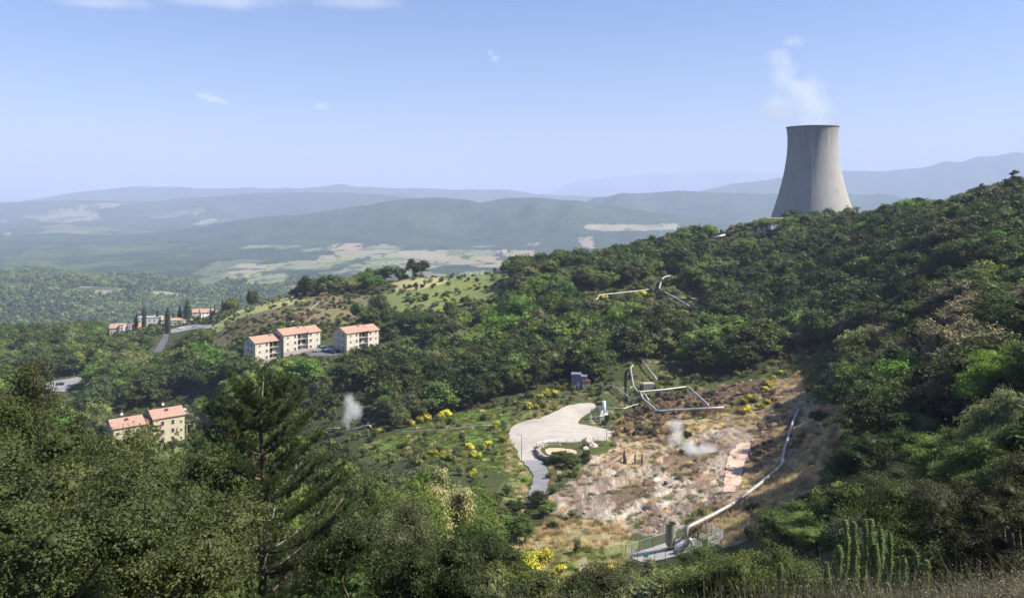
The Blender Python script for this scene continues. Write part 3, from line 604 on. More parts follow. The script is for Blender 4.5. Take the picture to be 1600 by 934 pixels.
def lobed(seed, R_, Hc, z0, K, lr, n, leaf, flat=1.0, core=.8, up=.35, shape='round', asp=.55, spray=None):
    """crown mesh data: lobes spread through an uneven envelope, leaf quads on and in them; returns V, Q, T, tint, lobe centres"""
    rng = np.random.default_rng(seed); cs = []; rs = []
    for k in range(K):
        for _ in range(60):
            d = rdirs(rng, 1, .2)[0]; q = rng.uniform(.25, 1) ** .6; p = np.array([d[0] * R_ * q, d[1] * R_ * q, d[2] * Hc * .5 * q])
            if shape == 'cone': p[:2] *= 1.15 * (1 - (p[2] / Hc + .5)) + .12
            if shape == 'umbrella': p[2] = abs(p[2]) * .8 - .12 * Hc
            if all(np.linalg.norm((p - c) / (1, 1, .8)) > .5 * lr * R_ for c in cs): break
        if shape == 'flame':
            qf = (k + .5) / K; pf_ = max(.16, 1 - abs((qf - .36) / .66) ** 2.0); p = np.array([d[0] * .28 * R_ * pf_, d[1] * .28 * R_ * pf_, (qf - .5) * Hc]); cs.append(p); rs.append(R_ * pf_ * rng.uniform(.75, 1.0)); continue
        cs.append(p); r = lr * R_ * rng.uniform(.5, 1.4) * (1 - .35 * (p[2] / Hc + .5) if shape == 'cone' else 1); rs.append(r)
    cs = np.array(cs); rs = np.array(rs); cs[:, 2] += z0 + Hc / 2
    w_ = rs ** 2 / (rs ** 2).sum(); ki = rng.choice(K, n, p=w_); d = rdirs(rng, n, up)
    rad = rs[ki] * np.where(rng.random(n) < .7, rng.uniform(.84, 1.1, n), rng.uniform(1.05, 1.5, n))
    wob = 1 + .34 * vnoise(d[:, 0] * 3.6 + ki * 7, d[:, 1] * 3.6 + d[:, 2] * 3.6, seed)
    P = cs[ki] + d * (rad * wob)[:, None] * (1, 1, .8 * flat)
    if spray:       # leaves gather in sprays
        g_ = max(1, n // spray[0]); gi_ = rng.integers(0, g_, n); P = P[gi_] + rng.normal(size=(n, 3)) * spray[1] * rng.uniform(.5, 1.4, (g_, 1))[gi_] * (1, 1, .6); d = d[gi_]; ki = ki[gi_]
    keep = np.ones(n, bool)
    for k in range(K):
        q = (P - cs[k]) / (1, 1, .8 * flat); keep &= (np.linalg.norm(q, axis=1) > rs[k] * .8) | (ki == k)
    P = P[keep]; d = d[keep]; ki = ki[keep]
    V, Q = leaves(rng, P, d, leaf, asp)
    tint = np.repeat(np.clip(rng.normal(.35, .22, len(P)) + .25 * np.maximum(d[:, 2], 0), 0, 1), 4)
    VV = [V]; TT = []; nb = len(V); iv, it = ico()
    if core:
        for k in range(K):
            wv = 1 + .18 * vnoise(iv[:, 0] * 2.3 + k, iv[:, 1] * 2.3 + iv[:, 2] * 2, seed + 3)
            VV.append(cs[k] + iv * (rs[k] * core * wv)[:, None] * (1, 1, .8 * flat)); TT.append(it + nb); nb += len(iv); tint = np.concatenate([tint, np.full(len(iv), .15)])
    return np.concatenate(VV), Q, (np.concatenate(TT) if TT else np.zeros((0, 3), int)), tint, cs, rs
def crown_mesh(name, m, *a, **k):
    V, Q, T, ti, cs, rs = lobed(*a, **k)
    sm = np.concatenate([np.zeros(len(Q), bool), np.ones(len(T), bool)])
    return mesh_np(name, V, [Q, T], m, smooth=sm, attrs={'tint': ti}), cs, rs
def trunk_mesh(name, seed, cs, rs, z0, r0=.22, m='bark', depth=1.2, limbs=6):
    rng = np.random.default_rng(seed); b = MB(); top = float(cs[:, 2].mean())
    P = [(0, 0, -depth)] + [(rng.normal() * .12 * i, rng.normal() * .12 * i, z0 * .3 * i + .1) for i in range(1, 4)] + [(rng.normal() * .3, rng.normal() * .3, top)]
    b.tube(P, [r0 * 1.35, r0, r0 * .85, r0 * .7, r0 * .3], 7)
    for k in np.argsort(-rs)[:limbs]:
        s = P[3]; e = cs[k]; mid = tuple(np.array(s) * .5 + e * .5 + rng.normal(size=3) * .25 - (0, 0, .15 * abs(e[2] - s[2])))
        b.tube([s, mid, tuple(e)], [r0 * .45, r0 * .3, r0 * .12], 5, False)
    return b.mesh(name, M[m], True)
# reference crown: radius 4, crown height 6.5, first leaves at 2.2 -> tree height about 8.7
LOOKS = ['dark', 'mid', 'grey', 'fresh', 'brown']
LOD = {}
def EXT(me):
    v = np.empty(len(me.vertices) * 3, np.float32); me.vertices.foreach_get('co', v); v = v.reshape(-1, 3); return float(np.percentile(v[:, 2], 99.7)), float(np.percentile(np.hypot(v[:, 0], v[:, 1]), 96))
for var in range(5):
    for lod, (K, lr, n, leaf, core) in {'close': (46, .165, 80000, .045, .66), 'near': (34, .24, 34000, .085, .74), 'mid': (20, .31, 8500, .175, .8), 'far': (14, .36, 2600, .30, .84)}.items():
        if lod in ('near', 'close') and var not in (0, 1): continue
        Rr, Hc, z0 = [(4, 6.0, 2.0), (3.6, 6.8, 2.2), (4.3, 5.0, 2.0), (2.7, 8.4, 1.4), (4.4, 5.6, 2.6)][var]
        if var == 4: K, lr, core, n = K + 10, lr * .66, core * .85, int(n * .85)
        if var == 3: lr *= 1.05
        base = None
        for lk in LOOKS:
            if base is None:
                me, cs, rs = crown_mesh('crown', M[lk], 100 + var, Rr, Hc, z0, K, lr, n, leaf, core=core, spray={'close': (16, .13), 'near': (14, .2), 'mid': (12, .28), 'far': (8, .4)}[lod]); base = me
                tr = trunk_mesh('trunk', var, cs, rs, z0, limbs=16 if lod == 'close' else 7)
            else:
                me = base.copy(); me.materials.clear(); me.materials.append(M[{'mid': 'olive_shaded', 'grey': 'khaki_shaded'}.get(lk, lk) if lod == 'close' else lk])  # closest crowns swap to the darker leaves with shade in their colour
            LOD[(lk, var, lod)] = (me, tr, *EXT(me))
def simple_kind(key, m, seed, K, lr, n, leaf, Rr, Hc, z0, core, shape, tr_r=.2, bark='bark', **k):
    me, cs, rs = crown_mesh('crown', M[m], seed, Rr, Hc, z0, K, lr, n, leaf, core=core, shape=shape, **k)
    LOD[key] = (me, trunk_mesh('trunk', seed, cs, rs, z0, tr_r, bark), *EXT(me))
simple_kind(('cypress', 0, 'mid'), 'cypress', 301, 20, .5, 4200, .16, 1.5, 10.5, .3, .88, 'flame', .18, up=.6)
simple_kind(('cypress', 1, 'mid'), 'cypress', 302, 22, .5, 4200, .16, 1.2, 11.0, .3, .88, 'flame', .18, up=.6)
simple_kind(('umbrella', 0, 'mid'), 'mid', 303, 18, .34, 6500, .22, 4.6, 4.2, 4.6, .75, 'umbrella', .3, flat=.75)
simple_kind(('conifer', 0, 'mid'), 'dark', 304, 22, .30, 5200, .26, 3.2, 10.5, 1.2, .7, 'cone', .22)
simple_kind(('blossom', 0, 'near'), 'flower', 305, 22, .30, 26000, .12, 4.2, 7.0, 1.5, .8, 'round', .25)
simple_kind(('blossom', 1, 'near'), 'fresh', 306, 20, .32, 22000, .14, 4.2, 6.0, 1.5, .8, 'round', .25)
simple_kind(('shrub', 0, 'mid'), 'scrub', 310, 7, .45, 900, .14, 1.2, 1.5, .1, .8, 'round', .04)
simple_kind(('shrub', 1, 'mid'), 'dark', 311, 6, .5, 900, .14, 1.2, 1.6, .1, .85, 'round', .04)
simple_kind(('shrub', 2, 'mid'), 'grey', 312, 7, .42, 900, .13, 1.1, 1.7, .1, .8, 'round', .04)
simple_kind(('broom', 0, 'mid'), 'broom', 320, 9, .4, 1500, .12, 1.3, 1.5, .1, .75, 'round', .04, up=.6)
simple_kind(('broom', 1, 'mid'), 'broom', 321, 8, .42, 1400, .12, 1.2, 1.7, .1, .75, 'round', .04, up=.6)
def blade_mesh(name, m, seed, n, h, rad, wd=.02, lean=.5):
    rng = np.random.default_rng(seed); p = rng.normal(size=(n, 2)) * rad * .45; a = rng.uniform(0, 6.28, n); hh = h * rng.uniform(.5, 1.2, n); l = rng.uniform(.1, lean, n) * hh; dr = rng.uniform(0, 6.28, n)
    w2 = np.stack([np.cos(a), np.sin(a), 0 * a], -1) * wd; b0 = np.stack([p[:, 0], p[:, 1], 0 * a - .1], -1); tp = b0 + np.stack([np.cos(dr) * l, np.sin(dr) * l, hh], -1)
    V = np.stack([b0 - w2, b0 + w2, tp], 1).reshape(-1, 3); return mesh_np(name, V, np.arange(3 * n).reshape(-1, 3), M[m], attrs={'tint': np.repeat(rng.random(n), 3)})
TUFT = {'dry': blade_mesh('dry_grass_blades', 'dry', 1, 130, .75, .9, .035), 'green': blade_mesh('green_grass_blades', 'scrub', 2, 130, .55, .9, .035)}
def smallblob(name, m, seed):
    me, cs, rs = crown_mesh(name, M[m], seed, 4, 5, .5, 6, .5, 70, 1.4, core=.9); return me
# ------------------------------------------------------------------ where plants grow
SCRUB = [(P, .45) for P in CLEAR[3:]] + [(CLEAR[0], .4), (CLEAR[1], .05), (CLEAR[2], .2), ([(880,520),(900,470),(1100,470),(1150,500),(1100,560),(900,560)], .6), ([(560,700),(560,560),(800,520),(860,620)], .25)]
NOPLANT = [LOT, ROAD, SAND, BARE]
def vis_terrain(xs, ys, zs):       # is the point in line of sight over the bare ground?
    k = np.linspace(.04, .985, 70)[:, None]; return (zs[None] * k > H(xs[None] * k, ys[None] * k, False) + .2).all(0)
FSK_U = [-300,0,40,70,110,150,250,300,340,390,440,500,560,600,650,720,750,800,850,900,1000,1080,1150,1200,1250,1330,1400,1450,1520,1600,1900]
FSK_V = [600,590,600,650,690,695,704,704,704,700,700,718,742,762,785,812,838,850,885,895,893,872,850,800,780,760,740,700,640,560,400]
rngT = np.random.default_rng(7)
def clear_hit(u, v):
    r = np.zeros(np.shape(u), bool)
    for P in CLEAR: r |= inpoly(u, v, P)
    return r
TREES = []     # x, y, z, height, radius, look, var
def add_tree(x, y, h, r, look, var, z=None): TREES.append([x, y, float(H([x], [y])[0]) if z is None else z, h, r, look, var])
def at_top(u, vt, Y, r, look, var, hmin=3, hmax=22):
    """tree standing at distance Y whose tip is seen at (u, vt)"""
    t, s = ray(u, vt); x = float(t * Y); z = float(H([x], [Y])[0]); h = min(hmax, max(hmin, float(s * Y) - z)); r = max(r, h * .34) if Y < 110 else r; add_tree(x, Y, h, r, look, var, z); return len(TREES) - 1
# hand-placed trees that the picture shows large
HAND = [(203,674,50,3.0,'mid',0),(15,588,42,4.2,'mid',0),(-60,600,38,5,'dark',1),(95,695,44,4.0,'dark',0),(165,690,46,4.6,'grey',1),(215,688,40,3.8,'mid',0),(60,760,34,3.6,'grey',0),(150,770,30,3.6,'mid',1),(235,760,30,3.4,'grey',0),(10,800,26,3.4,'dark',1),
 (270,702,52,4,'mid',1),(110,850,22,2.8,'grey',1),(210,850,22,2.8,'mid',0),(560,735,50,3.6,'mid',0),(612,760,60,4.2,'fresh',1),(575,805,33,3.2,'grey',0),(620,800,30,2.8,'grey',1),
 (660,880,27,2.8,'grey',0),(600,885,24,2.6,'mid',1),(740,905,34,3,'grey',1),(700,850,46,3.4,'grey',0),(760,835,72,3,'dark',0),(800,880,60,3,'mid',1),(860,900,60,3,'mid',0),(905,892,72,3,'dark',1),(950,898,66,3,'mid',0),(1010,893,62,3,'grey',1),(1060,885,70,3.2,'mid',0),
 (1105,862,82,3.6,'mid',1),(1150,868,76,3.6,'mid',0),(1100,895,60,3,'grey',0),(1180,880,58,3.2,'mid',1),(1240,880,44,2.6,'mid',0),(1215,798,98,4.2,'dark',0),(1240,790,90,3.6,'mid',1),(1275,802,80,3.4,'mid',0),(1320,762,88,4.2,'mid',2),(1360,775,80,3.8,'grey',0),
 (1410,740,96,4.6,'dark',1),(1450,800,60,3.6,'dark',0),(1500,715,92,5,'dark',1),(1560,700,88,5,'dark',0),(1590,640,90,5.2,'dark',1),(1540,790,52,4,'dark',1),(1600,800,46,4.4,'dark',0),(1400,850,48,3.2,'dark',0),(1480,880,38,3,'dark',1),(1352,668,150,5.4,'fresh',2),
 (1430,650,150,5,'dark',0),(1490,640,140,5.5,'dark',1),(1550,600,135,5.5,'mid',0),(1600,560,150,6,'dark',1),(1410,528,205,6.6,'brown',0),(1462,512,208,6.4,'brown',2),(1520,520,200,6.4,'brown',1),(1575,530,195,6,'brown',0),(1247,518,300,3.6,'brown',1),(1460,590,170,5,'mid',0),
 (1540,470,240,6,'grey',0),(1440,440,260,6,'grey',2),(1590,446,235,6,'dark',0),(1330,520,260,5,'mid',1),(1300,597,215,5,'dark',0),(1278,668,205,2.6,'dark',2),(1222,482,330,5,'mid',1),(1180,410,430,7,'mid',0),(1160,372,500,7,'fresh',0),
 (480,430,548,7,'dark',0),(515,428,556,8,'dark',2),(543,434,540,6,'grey',2),(575,418,560,7,'mid',0),(600,415,556,7,'dark',1),(622,416,556,5,'dark',2),(645,404,560,6.5,'dark',0),(658,405,566,6,'dark',1),(460,449,552,4,'dark',1),(395,452,590,6,'dark',2),
 (640,480,430,7,'dark',2),(612,500,420,6,'mid',1),(580,480,455,7,'dark',0),(560,470,470,5,'mid',2),(745,480,430,5,'dark',0),(880,715,200,3.2,'dark',0),(895,722,195,2.4,'dark',1),(840,782,168,2.6,'dark',0),(805,783,162,2.0,'dark',1),(855,790,160,2.0,'mid',0),(790,800,150,3,'mid',0),(820,808,148,2.6,'dark',1),
 (735,775,140,5,'mid',0),(700,470,450,4,'dark',2),(610,445,530,5,'grey',0),(1214,343,545,6,'dark',0),(1190,350,540,5,'dark',2),(1226,350,530,5,'fresh',1),(1168,352,560,4,'mid',1),(1110,350,560,6,'fresh',1),(1080,352,565,6,'mid',0),(1090,380,520,7,'mid',2)]
for a in HAND: at_top(*a)
nhand = len(TREES)
def skyline_ok(u, v, Y): return v > np.interp(u, FSK_U, FSK_V)
def scatter(y0, y1, sp, rlo, rhi, hlo, hhi, tmax=.78):
    ys = []; y = y0
    while y < y1: ys.append(y); y += sp
    X = []; Yv = []
    for y in ys:
        xs = np.arange(-tmax * y, tmax * y, sp); X.append(xs + rngT.uniform(-.45, .45, len(xs)) * sp); Yv.append(y + rngT.uniform(-.45, .45, len(xs)) * sp)
    X = np.concatenate(X); Yv = np.concatenate(Yv); Z = H(X, Yv, True); r = rngT.uniform(rlo, rhi, len(X)); h = r * rngT.uniform(1.55, 2.2, len(X)); h = np.clip(h, hlo, hhi)
    return X, Yv, Z, r, h
LM = []
for (y0, y1, sp, rlo, rhi, hlo, hhi) in ((11, 30, 4.2, 2.0, 3.2, 3, 6), (30, 95, 5.6, 2.8, 4.6, 4, 9), (95, 300, 6.6, 3.4, 6.4, 5, 11.5), (300, 900, 7.8, 3.2, 8.4, 5, 13)):
    X, Yv, Z, r, h = scatter(y0, y1, sp, rlo, rhi, hlo, hhi)
    ok = np.ones(len(X), bool)
    for q in (0., .35, .7, 1.0):
        for sx in (-.8, 0, .8):
            u, v = proj(X + sx * r, Yv, Z + h * q); ok &= ~clear_hit(u, v)
    u, v = proj(X, Yv, Z + h)
    if y1 <= 95:
        lim = np.interp(u, FSK_U, FSK_V); need = lim - v      # lower trees that would rise above the foreground skyline
        h2 = h - np.maximum(need, 0) * Yv / F * 1.12; ok &= h2 > 2.2; r = np.where(need > 0, np.minimum(r, h2 / 1.6), r); h = np.where(need > 0, h2, h)
        ok &= ~((np.abs(u - 420) < 170) & (Yv < 45))          # room for the big pine
        ok &= ~((u > 1270) & (u < 1560) & (Yv < 26)); ok &= ~((u > 1040) & (Yv < 17)); ok &= ~((u > 640) & (u < 760) & (Yv < 97) & (v < 862))
    # tower, village and house windows of view
    ok &= ~((np.hypot(X - TX, Yv - TY) < 42)); ok &= ~((Yv > 560) & (u > 930) & (v < 341 + (1270 - u) * .05) & (u < 1335))
    ok &= ~((Yv > 520) & (u < 340) & (v < 500) & (u > 150))
    keep_ridge = ~((u > 1335) & (v < np.interp(u, [1335,1400,1430,1480,1500,1545,1600], [334,314,308,312,298,288,276])))
    ok &= keep_ridge
    ok &= ~((u > 330) & (u < 1205) & (Yv > 430) & (v < np.interp(u, [330,380,470,600,760,850,950,1000,1050,1080,1130,1205],[470,455,436,420,404,392,384,372,358,350,346,342])))
    X, Yv, Z, r, h = X[ok], Yv[ok], Z[ok], r[ok], h[ok]; u, v = proj(X, Yv, Z + h * .6)
    ln = fbm(X / 45, Yv / 45, 81, 3) + rngT.normal(0, .22, len(X)); br = np.exp(-(((u - 1480) / 130) ** 2 + ((v - 550) / 50) ** 2))
    for i in range(len(X)):
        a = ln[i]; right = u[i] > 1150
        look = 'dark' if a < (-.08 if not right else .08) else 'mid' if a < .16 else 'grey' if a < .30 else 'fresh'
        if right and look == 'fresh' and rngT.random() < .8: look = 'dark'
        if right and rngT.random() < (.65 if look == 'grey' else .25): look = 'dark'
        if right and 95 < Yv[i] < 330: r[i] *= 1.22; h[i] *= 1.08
        if rngT.random() < br[i] * .8 or rngT.random() < .008: look = 'brown'
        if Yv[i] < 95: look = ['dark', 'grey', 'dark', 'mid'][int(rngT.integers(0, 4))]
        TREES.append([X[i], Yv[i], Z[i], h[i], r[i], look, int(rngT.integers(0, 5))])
# thin out copies standing inside the hand-placed ones
T_ = np.array([[t[0], t[1]] for t in TREES]); rr_ = np.array([t[4] for t in TREES]); keep = np.ones(len(TREES), bool)
for i in range(nhand):
    d = np.hypot(T_[nhand:, 0] - T_[i, 0], T_[nhand:, 1] - T_[i, 1]); keep[nhand:] &= d > (rr_[nhand:] + rr_[i]) * .55
TREES = [t for i, t in enumerate(TREES) if keep[i]]
print('TREES', len(TREES))
# which trees show largest: paint them far to near on a small map and count what stays visible
A_ = np.array([t[:5] for t in TREES]); U_, V1 = proj(A_[:, 0], A_[:, 1], A_[:, 2] + A_[:, 3]); _, V0 = proj(A_[:, 0], A_[:, 1], A_[:, 2]); RX = A_[:, 4] * F / A_[:, 1]
tv = vis_terrain(A_[:, 0], A_[:, 1], A_[:, 2] + A_[:, 3] * .8); SMP = 4
ID = -np.ones((934 // SMP + 1, 1600 // SMP), int)
# the ground also hides what is behind it: write -2 rows by distance is too coarse, so rely on tv
for i in np.argsort(-A_[:, 1]):
    if not tv[i]: continue
    x0, x1, y0, y1 = int((U_[i] - RX[i] * .9) // SMP), int((U_[i] + RX[i] * .9) // SMP) + 1, int(V1[i] // SMP), int((V0[i] * .85 + V1[i] * .15) // SMP) + 1
    x0 = max(x0, 0); y0 = max(y0, 0); x1 = min(x1, ID.shape[1]); y1 = min(y1, ID.shape[0])
    if x1 > x0 and y1 > y0: ID[y0:y1, x0:x1] = i
cnt = np.bincount(ID[ID >= 0].ravel(), minlength=len(TREES))
big = set(np.argsort(-cnt)[:296].tolist()) & set(np.where(cnt > 0)[0].tolist()); print('smallest individual', sorted(cnt[list(big)])[:3])
def lodof(Y): return 'close' if Y < 56 else 'near' if Y < 105 else 'mid' if Y < 270 else 'far'
def place_tree(name, key, label, cat, x, y, z, h, r, rz, group=None, base_r=4.0, parts=True):
    cm, tm, H0, R0 = LOD[key]; s = (r / R0, r / R0, h / H0)
    if parts:
        t = thing(name, label, cat, (x, y, z), rz, group)
        c = link('crown', cm, t); c.scale = s; k = link('trunk', tm, t); k.scale = s; return t
    b = joined(key); o = link(name, b, None, (x, y, z), rz); o.scale = s; tag(o, label, cat, group); return o
_J = {}
def joined(key):
    """crown and trunk of a far tree in one mesh"""
    if key in _J: return _J[key]
    cm, tm, _, _ = LOD[key]; bm = bmesh.new(); bm.from_mesh(cm); nf = len(bm.faces); bm.from_mesh(tm); bm.faces.ensure_lookup_table()
    for f in bm.faces[nf:]: f.material_index = 1
    me = bpy.data.meshes.new('tree'); bm.to_mesh(me); bm.free(); me.materials.append(cm.materials[0]); me.materials.append(tm.materials[0]); _J[key] = me; return me
LOOKW = {'dark': 'dark green', 'mid': 'mid green', 'grey': 'greyish green', 'fresh': 'bright green', 'brown': 'brownish'}
def zone(u, v, Y):
    if Y < 95:
        for lim, s in ((130, 'at the far lower left corner of the view'), (300, 'in the foreground below the yellow apartment house'), (560, 'in the foreground beside the tall pine'), (680, 'in the foreground between the tall pine and the blossoming tree'), (850, 'in the foreground below the blossoming tree'),
                       (1010, 'in the foreground below the grass clearing'), (1200, 'in the foreground below the fenced tank yard'), (1330, 'in the foreground just left of the cactus clump'), (1470, 'on the steep slope behind the cactus clump')):
            if u < lim: return s
        return 'on the steep shaded slope at the lower right corner'
    if Y < 300:
        for P, s in (((0, 1e4), None),): pass
        if u < 330: return 'around the yellow apartment house'
        if u < 560: return 'in the wood behind the tall pine'
        if u < 800: return 'beside the green meadow left of the gravel lot' if v > 620 else 'in the wood above the green meadow'
        if u < 1000: return 'in the wood behind the grey shed' if v < 640 else 'beside the pale access road'
        if u < 1250: return 'in the wood above the looped pipelines'
        if u < 1400: return 'on the hillside right of the long pipe' if v > 560 else 'on the upper hillside right of the looped pipelines'
        return 'on the shaded right hillside below the browned trees' if v > 560 else 'on the shaded right hillside above the browned trees' if v < 480 else 'in the belt of trees along the browned crowns'
    if u < 170: return 'in the wood around the small car park on the left'
    if u < 350: return 'in the wood below the village houses' if v > 520 else 'among the village houses'
    if u < 520: return 'around the two overlapping apartment blocks' if v > 500 else 'on the grassy hill above the apartment blocks'
    if u < 640: return 'around the single right apartment block' if v > 490 else 'on the crest above the right apartment block'
    if u < 820: return 'in the wood right of the apartment blocks' if v > 500 else 'along the upper meadow'
    if u < 1010: return 'on the ridge between the meadow and the cooling tower' if v < 440 else 'on the slope below the upper left pipeline'
    if u < 1200: return 'on the ridge just left of the cooling tower' if v < 420 else 'around the forked upper pipeline'
    if u < 1350: return 'directly in front of the cooling tower' if v < 400 else 'on the slope below the cooling tower'
    return 'on the ridge right of the cooling tower' if v < 380 else 'on the upper right hillside'
stuff_pts = {}
zcount = {}
for i, (x, y, z, h, r, look, var) in enumerate(TREES):
    rz = float(rngT.uniform(0, 6.28))
    if i in big:
        lod = lodof(y); vv = var % 2 if lod in ('near', 'close') else var; size = 'tall' if h > 9.5 else 'low' if h < 5.5 else 'medium'
        zn = zone(U_[i], V1[i], y); lb = f"{size} {LOOKW[look]} broadleaf tree {zn}"
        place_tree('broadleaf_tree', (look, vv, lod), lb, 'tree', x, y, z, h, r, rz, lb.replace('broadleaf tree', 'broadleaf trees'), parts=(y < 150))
    else:
        lod = 'mid' if y < 200 else 'far'; stuff_pts.setdefault((look, var, lod), []).append((x, y, z, r / LOD[(look, var, lod)][3], h / LOD[(look, var, lod)][2], rz))
# ------------------------------------------------------------------ stuff built with geometry nodes on a real point cloud
def stuff(name, table, label=None):
    """table: {mesh: array of (x, y, z, sxy, sz, rz)}; one object, meshes instanced on its own points"""
    keys = list(table); pts = np.concatenate([np.asarray(table[k], float).reshape(-1, 6) for k in keys]); kd = np.concatenate([np.full(len(table[k]), i) for i, k in enumerate(keys)])
    me = bpy.data.meshes.new(name); me.vertices.add(len(pts)); me.vertices.foreach_set('co', pts[:, :3].astype(np.float32).ravel())
    for nm, a in (('kd', kd), ('sxy', pts[:, 3]), ('sz', pts[:, 4]), ('rz', pts[:, 5])):
        at = me.attributes.new(nm, 'FLOAT', 'POINT'); at.data.foreach_set('value', a.astype(np.float32))
    o = link(name, me); tag(o, kind='stuff')
    g = bpy.data.node_groups.new(name, 'GeometryNodeTree'); g.interface.new_socket('Geometry', in_out='INPUT', socket_type='NodeSocketGeometry'); g.interface.new_socket('Geometry', in_out='OUTPUT', socket_type='NodeSocketGeometry')
    N = g.nodes; L = g.links; gi = N.new('NodeGroupInput'); go = N.new('NodeGroupOutput'); jn = N.new('GeometryNodeJoinGeometry')
    def na(nm):
        a = N.new('GeometryNodeInputNamedAttribute'); a.data_type = 'FLOAT'; a.inputs[0].default_value = nm; return a.outputs[0]
    cs_ = N.new('ShaderNodeCombineXYZ'); s1 = na('sxy'); L.new(s1, cs_.inputs[0]); L.new(s1, cs_.inputs[1]); L.new(na('sz'), cs_.inputs[2]); cr = N.new('ShaderNodeCombineXYZ'); L.new(na('rz'), cr.inputs[2])
    for i, k in enumerate(keys):
        src = bpy.data.objects.new('source_of_' + name, k)       # mesh data holder, never linked to the scene
        oi = N.new('GeometryNodeObjectInfo'); oi.inputs['Object'].default_value = src; oi.transform_space = 'ORIGINAL'
        cp = N.new('FunctionNodeCompare'); cp.data_type = 'FLOAT'; cp.operation = 'EQUAL'; L.new(na('kd'), cp.inputs[0]); cp.inputs[1].default_value = i; cp.inputs['Epsilon'].default_value = .1
        ip = N.new('GeometryNodeInstanceOnPoints'); L.new(gi.outputs[0], ip.inputs['Points']); L.new(cp.outputs[0], ip.inputs['Selection']); L.new(oi.outputs['Geometry'], ip.inputs['Instance']); L.new(cs_.outputs[0], ip.inputs['Scale']); L.new(cr.outputs[0], ip.inputs['Rotation'])
        L.new(ip.outputs[0], jn.inputs[0])
    L.new(jn.outputs[0], go.inputs[0]); md = o.modifiers.new('scatter', 'NODES'); md.node_group = g; return o
stuff('woodland', {joined(k): v for k, v in stuff_pts.items()})
# far woods in the valley
def far_woods():
    ys = []; y = 860.
    while y < 2900: ys.append(y); y += 9 + y * .0022
    X = []; Yv = []
    for y in ys: sp = 10 + y * .0022; xs = np.arange(-.7 * y, .35 * y, sp); X.append(xs + rngT.uniform(-.5, .5, len(xs)) * sp); Yv.append(y + rngT.uniform(-.5, .5, len(xs)) * sp)
    X = np.concatenate(X); Yv = np.concatenate(Yv); Z = H(X, Yv); u, v = proj(X, Yv, Z); ok = (v > 395) & (u < 860)
    nf = fbm(X / 60, Yv / 60, 61, 4) * 6; nf2 = fbm(X / 90, Yv / 90, 62, 4) * 3
    for P, c in FIELDS: ok &= ~inpoly(u + nf, v + nf2, P)
    pt = fbm(X / 260, Yv / 420, 71, 4); ok &= ~((pt > .18) & (u > 330) & (v < 470) & (rngT.random(len(X)) < .85) & (Yv > 1500))
    ok[ok] &= vis_terrain(X[ok], Yv[ok], Z[ok] + 9); X, Yv, Z = X[ok], Yv[ok], Z[ok]; print('FAR', len(X))
    tb = {}; ms = [smallblob('far_crown', lk, 400 + i) for i, lk in enumerate(('dark', 'mid', 'mid', 'grey'))]
    kk = np.clip(((fbm(X / 120, Yv / 120, 85, 3) + rngT.normal(0, .25, len(X))) * 3 + 1.5).astype(int), 0, 3)
    for i, m_ in enumerate(ms):
        k = kk == i; s = rngT.uniform(.7, 1.5, k.sum()) * (1 + Yv[k] * .00012); tb[m_] = np.stack([X[k], Yv[k], Z[k] - 1, s, s * rngT.uniform(.9, 1.3, k.sum()), rngT.uniform(0, 6, k.sum())], -1)
    stuff('far_woodland', tb)
far_woods()
